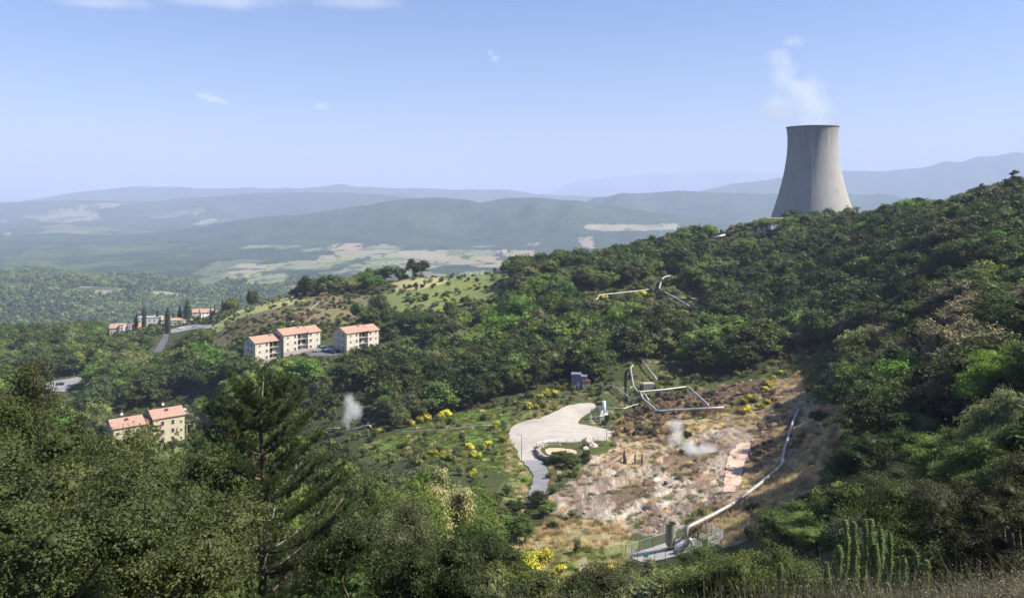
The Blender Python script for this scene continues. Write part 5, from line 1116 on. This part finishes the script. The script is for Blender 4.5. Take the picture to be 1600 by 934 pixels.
house('cream village house half hidden behind the slim tall cypress', 258, 506, 20, [(0, 0, 10, 8, 4.2, 1.6)], 'cream')
house('white village house with dark red roof edge left of the fat tall cypress', 273, 507, 24, [(0, 0, 15, 8, 3.6, 1.4), (10, -1, 6, 6, 3.0, 0)], 'white')
house('village house with terracotta roof directly right of the fat tall cypress', 309, 498, 24, [(0, 0, 9, 9, 5.4, 2.0)], 'cream')
house('village house with stepped terracotta roofs, farthest right in the village', 323, 497, 30, [(0, 0, 10, 9, 5.2, 2.0), (7.5, 2.2, 7, 7, 3.6, 1.4)], 'white')
house('house with terracotta roof peeping over the trees on the right skyline', 1478, 320, -20, [(0, 0, 15, 9, 4.2, 2.2)], 'cream')
house('small white farmhouse far away in the valley above the ridge', 788, 396, 10, [(0, 0, 26, 18, 12, 5), (-26, 6, 20, 14, 8, 4)], 'white', name='farmhouse')
house('low pale service building beside the foot of the cooling tower', 1218, 362, 8, [(0, 0, 15, 8, 8.5, 0)], 'white', name='service_building')
# parked cars
def make_car(label, u, v, rz, m, group=None, off=.3):
    p = hit(u, v); t = thing('parked_car', label, 'car', (p.x, p.y, p.z + off), R(rz), group)
    prof = [(-2.05, .35), (-2.1, .75), (-1.95, .95), (-1.1, 1.0), (-.55, 1.42), (.75, 1.45), (1.35, 1.05), (2.0, .95), (2.12, .6), (2.05, .32)]
    b = MB(); n = len(prof); V = [(x, s * (.84 if z < 1.1 else .66), z) for s in (-1, 1) for x, z in prof]; V += [(0, -.84, .6), (0, .84, .6)]
    b.add(V, [(i, (i + 1) % n, n + (i + 1) % n, n + i) for i in range(n)], [(2 * n, (i + 1) % n, i) for i in range(n)] + [(2 * n + 1, n + i, n + (i + 1) % n) for i in range(n)]); b.build('body', M[m], t)
    for x0, x1, z0, z1 in ((-1.0, -.58, 1.05, 1.38), (.8, 1.28, 1.1, 1.4)):
        g = MB(); g.add([(x0 - .04, -.6, z0), (x0 - .04, .6, z0), (x1, .52, z1), (x1, -.52, z1)] if x0 < 0 else [(x1 + .05, -.6, z0), (x1 + .05, .6, z0), (x0 + .03, .52, z1), (x0 + .03, -.52, z1)], [(0, 1, 2, 3)]); g.build('windscreen', M['glass'], t)
    for s in (-1, 1):
        g = MB(); g.box(-.55, .8, s * .765 - .03, s * .765 + .03, 1.03, 1.36); g.build('side_window', M['glass'], t)
        for x in (-1.3, 1.3):
            b = MB(); b.tube([(x, s * .86, .32), (x, s * .66, .32)], .33, 14); b.build('wheel', M['tyre'], t)
make_car('white car parked in front of the upper cream apartment block', 513, 548, 30, 'carwhite')
make_car('silver car parked left of the white car by the apartment block', 497, 549, 25, 'carsilver')
make_car('dark blue car parked right of the white car by the apartment block', 524, 551, 60, 'cardark')
make_car('black car alone on the small car park on the left', 94, 603, 20, 'cardark')
make_car('white car under the trees behind the yellow apartment house', 283, 644, 35, 'carwhite'); make_car('silver car just below the white car behind the yellow apartment house', 287, 650, 30, 'carsilver')
make_car('silver car on the road in the village', 305, 512, 15, 'carsilver'); make_car('white car on the road in the village', 283, 515, 15, 'carwhite')

# ------------------------------------------------------------------ pipelines
def pipeline(label, pts, r, hgt=1.3, sup=9., group=None, lead=None, rad=1.2, m='pipe', sup_m='steel'):
    """pts: (u, v[, height above ground]); the pipe follows the ground at that height on small trestles"""
    P = [hit(q[0], q[1], q[2] if len(q) > 2 else hgt) for q in pts]
    t = thing('pipeline', label, 'pipe', tuple(P[0] - Vector((0, 0, hgt))), 0, group); o = P[0] - Vector((0, 0, hgt))
    b = MB(); Q = [p - o for p in P]; b.tube(rounded(Q, rad, 4), r, 12); b.build('pipe', M[m], t, True)
    j = MB(); s = MB(); ns = 0
    for a, c in zip(P[:-1], P[1:]):
        L = (c - a).length; n = int(L / 4.0); d = (c - a).normalized()
        for i in range(1, n): q = a.lerp(c, i / n) - o; j.tube([q - d * .04, q + d * .04], r * 1.06, 12)
        n = int(L / sup)
        for i in range(n + 1):
            q = a.lerp(c, (i + .5) / (n + 1)); g = float(H([q.x], [q.y])[0]); sd_ = Vector((-d.y, d.x, 0)); sd_ = sd_.normalized() if sd_.length > .1 else Vector((1, 0, 0)); h = q.z - g
            if h < .25 or h > 9: continue
            s = MB()
            for sg in (-1, 1): s.tube([q - o + sd_ * sg * r * .9 + Vector((0, 0, -r * .5)), Vector((q.x, q.y, g - .3)) - o + sd_ * sg * (r * 1.1 + .12 * h)], .07, 5)
            s.tube([q - o + sd_ * (r + .25) + Vector((0, 0, -r - .06)), q - o - sd_ * (r + .25) + Vector((0, 0, -r - .06))], .07, 5); s.build('support', M[sup_m], t)
    if j.n: j.build('joint_band', M['steel'], t)
    return t
pipeline('long thick silver pipeline running down the slope right of the bare ground', [(1248,640,.8),(1238,661,.9),(1226,702,.9),(1222,728,1.0),(1190,753,1.3),(1150,781,1.5),(1115,803,1.8),(1082,819,3.2),(1073,824,3.1),(1072,841,1.4)], .30, 1.2, 12)
pipeline('silver pipeline loop above the bare ground with a sloping right end', [(989,571,1.5),(985,576,1.5),(990,604,2.5),(997,612,2.8),(1040,608,2.4),(1075,604.5,2.2),(1106,632,2.4),(1107,638,1.2)], .32, 2, 9)
pipeline('silver pipeline forming the long lower edge of the loop', [(1001,613,2.8),(1004,622,2.6),(1027,641.5,2.6),(1080,639,2.6),(1131,637,2.4)], .34, 2, 8)
pipeline('short slanting silver pipe above the concrete box', [(1001,561,1.5),(1012,575,1.5),(1026,593,1.2)], .26, 1.5, 10)
pipeline('short pale pipe stub beside the pipe junction', [(1005,612,2.8),(1014,625,1.2)], .24, 1.2, 10)
pipeline('thin pipe zigzagging left from the pipe junction towards the grey shed', [(938,604,1.2),(958,602,1.5),(984,621,1.6),(992,622,1.6),(998,620,2)], .2, 1.3, 9)
pipeline('thin pipe parallel below the zigzag pipe', [(962,606,.6),(980,622,.7),(984,626,.7)], .12, .7, 9)
pipeline('thin pipe from the white silencer tank to the pipe junction', [(932,640,.6),(933,635,2.2),(950,637,2.2),(975,638,2.2),(990,632,2),(1000,630,1.2)], .18, 1.3, 9)
pipeline('small upright pipe bend left of the pipe junction', [(984,618,.5),(984,606,3.4),(988,604,3.4)], .16, 1.3, 9)
pipeline('bright upper pipeline bending up to the wood and down to the right', [(1047,431,2.4),(1037,434,2.4),(1033,440,2.2),(1030,452,2),(1042,459,2.0),(1060,468,2),(1083,482,1.6)], .42, 1.5, 14)
pipeline('pale pipe branching right from the upper fork', [(1033,457,1.2),(1045,461,1.4),(1062,466,1.4),(1086,467,1.4)], .3, 1.5, 14)
pipeline('long thin pale pipe running left from the upper fork', [(903,473,1.4),(918,471,1.4),(934,467,1.4),(935.5,461,2.6),(975,457,1.6),(1013,453,1.6)], .24, 1.4, 14)
pipeline('pale angular pipe on the ridge left of the cooling tower', [(1176,350,2),(1146,350.5,2),(1145.5,361,2.2),(1118,367,2.2)], .4, 2, 12, rad=.5)
pipeline('short thick bright pipe on the ridge below the angular pipe', [(1111,373,2.5),(1133,368,2.5)], .75, 2, 10)
pipeline('thin white pipe across the clearing left of the small steam vent', [(472,672,1),(500,670,1),(530,669,1)], .2, 1, 9)
pipeline('silver pipe from the small steam vent to a tall bend', [(546,673,1),(565,668,1.6),(574,665,2.2),(579,665.5,2.2),(580,672,.6)], .26, 1, 9)
pipeline('thin pale pipe along the upper edge of the green meadow', [(610,676,.8),(660,672,.9),(700,670,.9),(745,665,.9),(775,663,.9)], .13, .8, 10)
pipeline('pale pipe running up the brown hillside above the apartment blocks', [(455,503,.8),(478,489,.8),(505,468,.8),(530,448,.8)], .22, .8, 14)

# ------------------------------------------------------------------ tank yard
YC = [hit(*q) for q in ((982,867),(1012,882),(1132,850),(1078,826))]
sheet('concrete_pad', [(978,868),(1006,882),(1060,868),(1103,853),(1080,838),(1040,846)], M['slab'], .16, .8)
def tank():
    p = hit(1048, 858); t = thing('tank', 'upright grey green cylindrical tank with rusty foot on the fenced pad', 'tank', tuple(p)); k = p.y / F
    r = 7.3 * k; h0 = 7.5 * k; h1 = h0 + 34 * k
    MB().lathe([(0, h0), (r, h0), (r, h1), (r - .06, h1), (r - .06, h1 - 1.2), (0, h1 - 1.25)], 32).build('shell', M['tankgreen'], t, False)
    MB().lathe([(r - .02, h1 - .06), (r + .05, h1 - .06), (r + .05, h1 + .05), (r - .02, h1 + .05)], 32).build('rim', M['rust'], t)
    b = MB(); b.lathe([(.3, -.1), (.3, h0 + .1)], 14, (-.1, 0, 0)); b.lathe([(.5, -.1), (.5, .12), (0, .12)], 16, (-.1, 0, 0)); b.build('foot', M['rust'], t)
    b = MB(); b.box(-.75, .3, -.8, -.2, 0, .35); b.box(.2, .55, -.5, -.15, 0, .7); b.build('valve_block', M['darkrock'], t)
tank()
def trestle():
    p = hit(1083, 848); t = thing('pipe_trestle', 'dark steel trestle carrying the end of the long pipeline', 'trestle', tuple(p)); k = p.y / F; h = 27 * k
    for x, y in ((-1.0, -.5), (.9, -.5), (-1.0, .6), (.9, .6)): b = MB(); b.tube([(x * 1.1, y, -.1), (x * .8, y * .7, h)], .09, 6); b.build('leg', M['steel'], t)
    b = MB()
    for s in (-.5, .6): b.tube([(-1.1, s, .3), (.8, s, h * .8)], .05, 5); b.tube([(1.0, s, .3), (-.9, s, h * .8)], .05, 5)
    b.tube([(-.9, -.4, h), (.8, -.4, h)], .08, 5); b.tube([(-.9, .5, h), (.8, .5, h)], .08, 5); b.build('brace', M['steel'], t)
trestle()
pipeline('silver insulated pipe bend lying on the fenced pad', [(1071,851,.9),(1076,845,1.5),(1079,841,1.9),(1072,850,.9),(1062,858,.45),(1052,861,.4)], .34, .4, 30, rad=.6)
def fence(label, pts, h, sp, group=None, mesh=True, post_r=.045):
    W = [hit(u, v) for u, v in pts]; o = W[0].copy(); t = thing('fence', label, 'fence', tuple(o), 0, group); tops = []
    for a, c in zip(W[:-1], W[1:]):
        n = max(1, round((c - a).length / sp))
        for i in range(n + (1 if c is W[-1] else 0)):
            q = a.lerp(c, i / n); g = float(H([q.x], [q.y])[0]); q = Vector((q.x, q.y, g)) - o; tops.append(q); b = MB(); b.tube([q - Vector((0, 0, .3)), q + Vector((0, 0, h))], post_r, 6); b.build('post', M['steel'], t)
    b = MB(); up = Vector((0, 0, 1))
    for q0, q1 in zip(tops[:-1], tops[1:]):
        b.tube([q0 + up * h * .98, q1 + up * h * .98], .03, 4, False)
        b.tube([q0 + up * .08, q1 + up * .08], .02, 4, False)
    b.build('rail', M['galv'], t)
    if mesh:
        b = MB()
        for q0, q1 in zip(tops[:-1], tops[1:]):
            L = (q1 - q0).length; n = int(L / .16)
            for i in range(-int(h / .16), n):
                for sg in (0, 1):
                    x0, x1 = i * .16, i * .16 + h; a, c = max(0, x0), min(L, x1)
                    if c <= a: continue
                    z0, z1 = (a - x0), (c - x0)
                    if sg: z0, z1 = h - z0, h - z1
                    d = (q1 - q0) / L; b.tube([q0 + d * a + up * z0 * .97, q0 + d * c + up * z1 * .97], .004, 3, False)
        b.build('wire_mesh', M['galv'], t)
fence('wire fence with dark posts round the pad, back and left side', [(1006,884),(978,868),(1020,856),(1060,842),(1070,838)], 2.0, 2.1)
fence('wire fence with dark posts along the near edge of the pad', [(1006,884),(1040,876),(1075,866),(1105,856),(1132,846)], 2.0, 2.1)
fence('wire fence with dark posts at the right end of the pad', [(1132,846),(1112,836),(1096,828)], 2.0, 2.1)
p = hit(1010, 881); b = MB(); b.box(-.35, .35, -.03, .03, 1.1, 1.75); t = thing('sign', 'small green sign hanging on the near fence corner of the tank pad', 'sign', tuple(p), .3); b.build('board', M['sign'], t); b = MB(); b.tube([(0, .06, 0), (0, .06, 1.9)], .04, 6); b.build('post', M['steel'], t)
# silencer, its yard, sheds
def silencer():
    p = hit(944, 656); t = thing('steam_silencer', 'pale blue upright silencer cylinder standing beside the gravel lot', 'tank', tuple(p)); k = p.y / F; r = 2.6 * k
    MB().lathe([(0, 1.2), (r, 1.3), (r, 30 * k), (r - .08, 30 * k), (r - .08, 29 * k), (0, 29 * k)], 24).build('cylinder', M['lightblue'], t, True)
    b = MB(); b.lathe([(r + .02, 9.5 * k), (r + .7, 9.5 * k), (r + .7, 9.5 * k + .1), (r + .02, 9.5 * k + .1)], 20)
    b.build('platform', M['white'], t); b = MB()
    for a in range(12): q = a * 6.283 / 12; b.tube([(math.cos(q) * (r + .66), math.sin(q) * (r + .66), 9.5 * k), (math.cos(q) * (r + .66), math.sin(q) * (r + .66), 9.5 * k + 1)], .03, 4)
    b.lathe([(r + .66, 9.5 * k + 1), (r + .7, 9.5 * k + 1.0), (r + .7, 9.5 * k + 1.05), (r + .66, 9.5 * k + 1.05)], 20); b.build('railing', M['white'], t)
    for a in range(4): q = a * 1.57 + .7; b = MB(); b.tube([(math.cos(q) * r, math.sin(q) * r, 2), (math.cos(q) * (r + .35), math.sin(q) * (r + .35), -.2)], .07, 5); b.build('leg', M['white'], t)
silencer()
fence('small square wire fence round the valves left of the silencer', [(920,657),(938,659),(942,648),(925,646),(920,657)], 2.2, 1.4)
p = hit(940, 659); t = thing('valve_cabinet', 'beige cabinet at the corner of the small valve enclosure', 'cabinet', tuple(p), .2); MB().box(-.75, .75, -.5, .5, -.1, 1.75).build('body', M['beige'], t); MB().box(-.82, .82, -.57, .57, 1.752, 1.85).build('lid', M['concrete'], t); MB().box(-.3, .5, -.53, -.503, .2, 1.5).build('door', M['concrete'], t)
p = hit(929, 657); t = thing('valve_group', 'dark valves with hand wheels inside the small enclosure', 'valve', tuple(p)); b = MB()
for x in (-1.4, -.5, .4): b.tube([(x, 0, -.1), (x, 0, 1.5)], .12, 8); b.lathe([(.22, .0), (.3, .05), (.22, .1)], 12, (x, 0, 1.45))
b.tube([(-1.7, 0, .6), (.8, 0, .6)], .12, 8); b.build('valves', M['steel'], t); MB().box(-1.9, 1.2, -.6, .6, -.1, .12).build('plinth', M['concrete'], t)
def shed():
    p = hit(905, 608); t = thing('shed', 'tall dark grey sheet metal shed of two joined heights at the wood edge', 'shed', tuple(p), R(-8)); k = p.y / F
    for x0, x1, h in ((-12, 3, 24), (3.01, 12, 21)):
        b = MB(); b.box(x0 * k, x1 * k, -1.4, 1.8, -1, h * k)
        n = int((x1 - x0) * k / .5)
        for i in range(n): xx = x0 * k + .25 + i * .5; b.box(xx - .06, xx + .06, -1.45, -1.398, -.9, h * k - .05)
        b.build('body', M['shed'], t)
    b = MB(); b.box(-12 * k - .1, 3 * k, -1.5, 1.9, 24 * k, 24 * k + .12); b.box(3.05 * k, 12 * k + .1, -1.5, 1.9, 21 * k, 21 * k + .12); b.build('roof', M['shed'], t)
    MB().box(-3 * k, 1.5 * k, -1.49, -1.455, -.6, 12 * k).build('door', M['lightblue'], t)
    p = hit(915, 607); t = thing('cabin', 'beige cabin with dark red roof edge in front of the grey shed', 'cabin', (p.x, p.y - 1.5, p.z)); MB().box(-6.2 * k, 6.2 * k, -1.2, 1.2, -1, 13.5 * k).build('body', M['beige'], t); MB().box(-6.7 * k, 6.7 * k, -1.35, 1.35, 13.5 * k + .003, 14.6 * k).build('roof', M['darkred'], t)
    MB().box(-1 * k, 3 * k, -1.23, -1.203, -.2, 9 * k).build('door', M['concrete'], t)
shed()
p = hit(1013, 608); k = p.y / F; t = thing('concrete_box', 'low grey concrete box behind the pipe junction', 'concrete box', tuple(p), R(5)); MB().box(-9 * k, 9 * k, -1, 1.4, -1, 9.5 * k).build('wall', M['concrete'], t); b = MB()
for i in range(5): b.box((-8 + i * 4) * k, (-7.4 + i * 4) * k, -1.08, -.998, -.5, 9.3 * k)
b.build('rib', M['stonebase'], t)
def trestle2():
    p = hit(1112, 645); t = thing('pipe_rack', 'rusty braced pipe rack at the right end of the looped pipelines', 'pipe rack', tuple(p)); k = p.y / F
    for x in (-22, -10, 0, 9, 18):
        for y in (-1, 1): b = MB(); b.tube([(x * k, y, -.6), (x * k, y, (11 if x < 10 else 6) * k)], .09, 5); b.build('post', M['rust'], t)
    b = MB()
    for y in (-1, 1):
        b.tube([(-22 * k, y, 10 * k), (9 * k, y, 11 * k), (18 * k, y, 6 * k)], .07, 5); b.tube([(-24 * k, y, 15 * k), (-10 * k, y, 3 * k)], .06, 5)
        for x in (-22, -10, 0): b.tube([(x * k, y, 0), ((x + 10) * k, y, 10 * k)], .05, 5)
    b.build('brace', M['rust'], t)
trestle2()
# lamps, posts
def lamp_post(label, u, v, hpx, heads=1, m='galv'):
    p = hit(u, v); k = p.y / F; h = hpx * k; t = thing('street_lamp', label, 'lamp post', tuple(p)); b = MB(); b.tube([(0, 0, -.3), (0, 0, h)], [.09, .055], 8); b.build('pole', M[m], t)
    for s in ([-1, 1] if heads == 2 else [-1]):
        b = MB(); b.tube([(0, 0, h - .1), (s * .5, 0, h + .12), (s * 1.0, 0, h + .15)], .035, 5); a = b.build('arm', M[m], t); MB().box(min(s * .8, s * 1.4), max(s * .8, s * 1.4), -.14, .14, h + .08, h + .22).build('lamp_head', M['shutter'], a)
lamp_post('tall thin lamp post at the left edge of the gravel lot', 815, 723, 44, 1, 'steel')
lamp_post('short dark lamp post at the lower right corner of the gravel lot', 948, 689, 22, 1, 'steel')
lamp_post('two-armed white lamp post right of the yellow apartment house', 292, 680, 16, 2, 'white')
lamp_post('lamp post among the trees below the apartment blocks', 464, 600, 16, 1)
for u, v, hp, lb in ((992, 722, 14, 'left of the two upright wooden posts on the bare ground'), (1003, 722, 14, 'right of the two upright wooden posts on the bare ground')):
    p = hit(u, v); k = p.y / F; t = thing('wooden_post', lb, 'post', tuple(p)); MB().tube([(0, 0, -.3), (.05, 0, hp * k)], [.2, .16], 7).build('shaft', M['wood'], t); MB().tube([(.04, 0, hp * k * .8), (.04, 0, hp * k * .86)], .21, 8).build('band', M['rust'], t)
p = hit(976, 722); b = MB(); rg = random.Random(3); b.tube([(0, 0, -.4), (.1, 0, .9), (-.1, .1, 2.2), (.05, 0, 3.2)], [.55, .45, .3, .1], 9); tag(b.build('tree_stump', M['wood'], None, False, tuple(p)), 'dark jagged stump standing left of the two wooden posts', 'stump')
# rocks
def rock_mesh(seed, m, s=1.):
    rng = np.random.default_rng(seed); iv, it = ico(); w_ = 1 + .35 * vnoise(iv[:, 0] * 1.6 + seed, iv[:, 1] * 1.6 + iv[:, 2] * 1.3, seed) + .14 * vnoise(iv[:, 0] * 4, iv[:, 2] * 4 + iv[:, 1] * 3, seed + 1)
    return mesh_np('rock', iv * w_[:, None] * s * (1, .8, .7), it, M[m])
RK = [rock_mesh(i, 'rock') for i in range(4)]; DK = rock_mesh(9, 'darkrock')
o = link('boulder', DK, None, tuple(hit(1040, 757) + Vector((0, 0, .35))), 1.); o.scale = (.62,) * 3; tag(o, 'black round boulder on the white bare slope', 'boulder')
for u, v, s, lb in ((918, 690, 1.7, 'large pale boulder at the upper right of the stone pit'), (925, 698, 1.6, 'pale boulder just below the largest boulder'), (915, 702, 1.0, 'small pale boulder at the right end of the stone pit'), (927, 688, .9, 'small pale boulder beside the largest boulder')):
    o = link('boulder', RK[int(s * 7) % 4], None, tuple(hit(u, v) + Vector((0, 0, .2))), u); o.scale = (s, s, s * .8); tag(o, lb, 'boulder')
rg = random.Random(4); pts = {}
tb = {m_: [] for m_ in RK + [DK]}
for i in range(420):
    u, v = rg.uniform(860, 1190), rg.uniform(690, 832)
    if inpoly([u], [v], BARE)[0]: p = hit(u, v); s = rg.uniform(.1, .34) ** 1.0 * (1.6 if rg.random() < .06 else 1); tb[(RK + [DK])[rg.choice([0, 1, 2, 3, 3, 4])]].append((p.x, p.y, p.z, s, s, rg.uniform(0, 6)))
stuff('stones', tb)
def pit_wall():
    pts = [(851, 699), (843, 703), (840, 708), (845, 716), (858, 720), (880, 720), (900, 722)]; W = [hit(*q) for q in pts]; o = W[0].copy(); rng = random.Random(8)
    t = thing('stone_wall', 'low rough stone wall round the sandy pit beside the lot', 'wall', tuple(o)); b = MB(); iv, it = ico()
    path = []
    for a, c in zip(W[:-1], W[1:]):
        for i in range(max(1, int((c - a).length / .45))): path.append(a.lerp(c, i / max(1, int((c - a).length / .45))))
    for q in path:
        g = float(H([q.x], [q.y])[0])
        for lvl in range(3): s = rng.uniform(.32, .5); b.add(iv * (s, s * .9, s * .7) * rng.uniform(.8, 1.15) + np.array((q.x - o.x + rng.uniform(-.25, .25), q.y - o.y + rng.uniform(-.3, .3), g - o.z + .2 + lvl * .42)), [], it)
    b.build('stones', M['stonebase'], t)
pit_wall()
fence('thin wooden fence of short posts behind the sandy pit', [(838,697),(858,694),(885,692),(910,691),(945,690)], 1.1, 2.4, None, False, .06)
p = hit(1186, 372); t = thing('storage_cylinder', 'pair of upright white cylinders under the pines left of the cooling tower', 'tank', tuple(p))
for x in (0, 3.4): MB().lathe([(0, 0), (1.0, 0), (1.0, 6.5), (.8, 6.9), (0, 7.0)], 20, (x, 0, 0)).build('cylinder', M['concrete'], t, True)
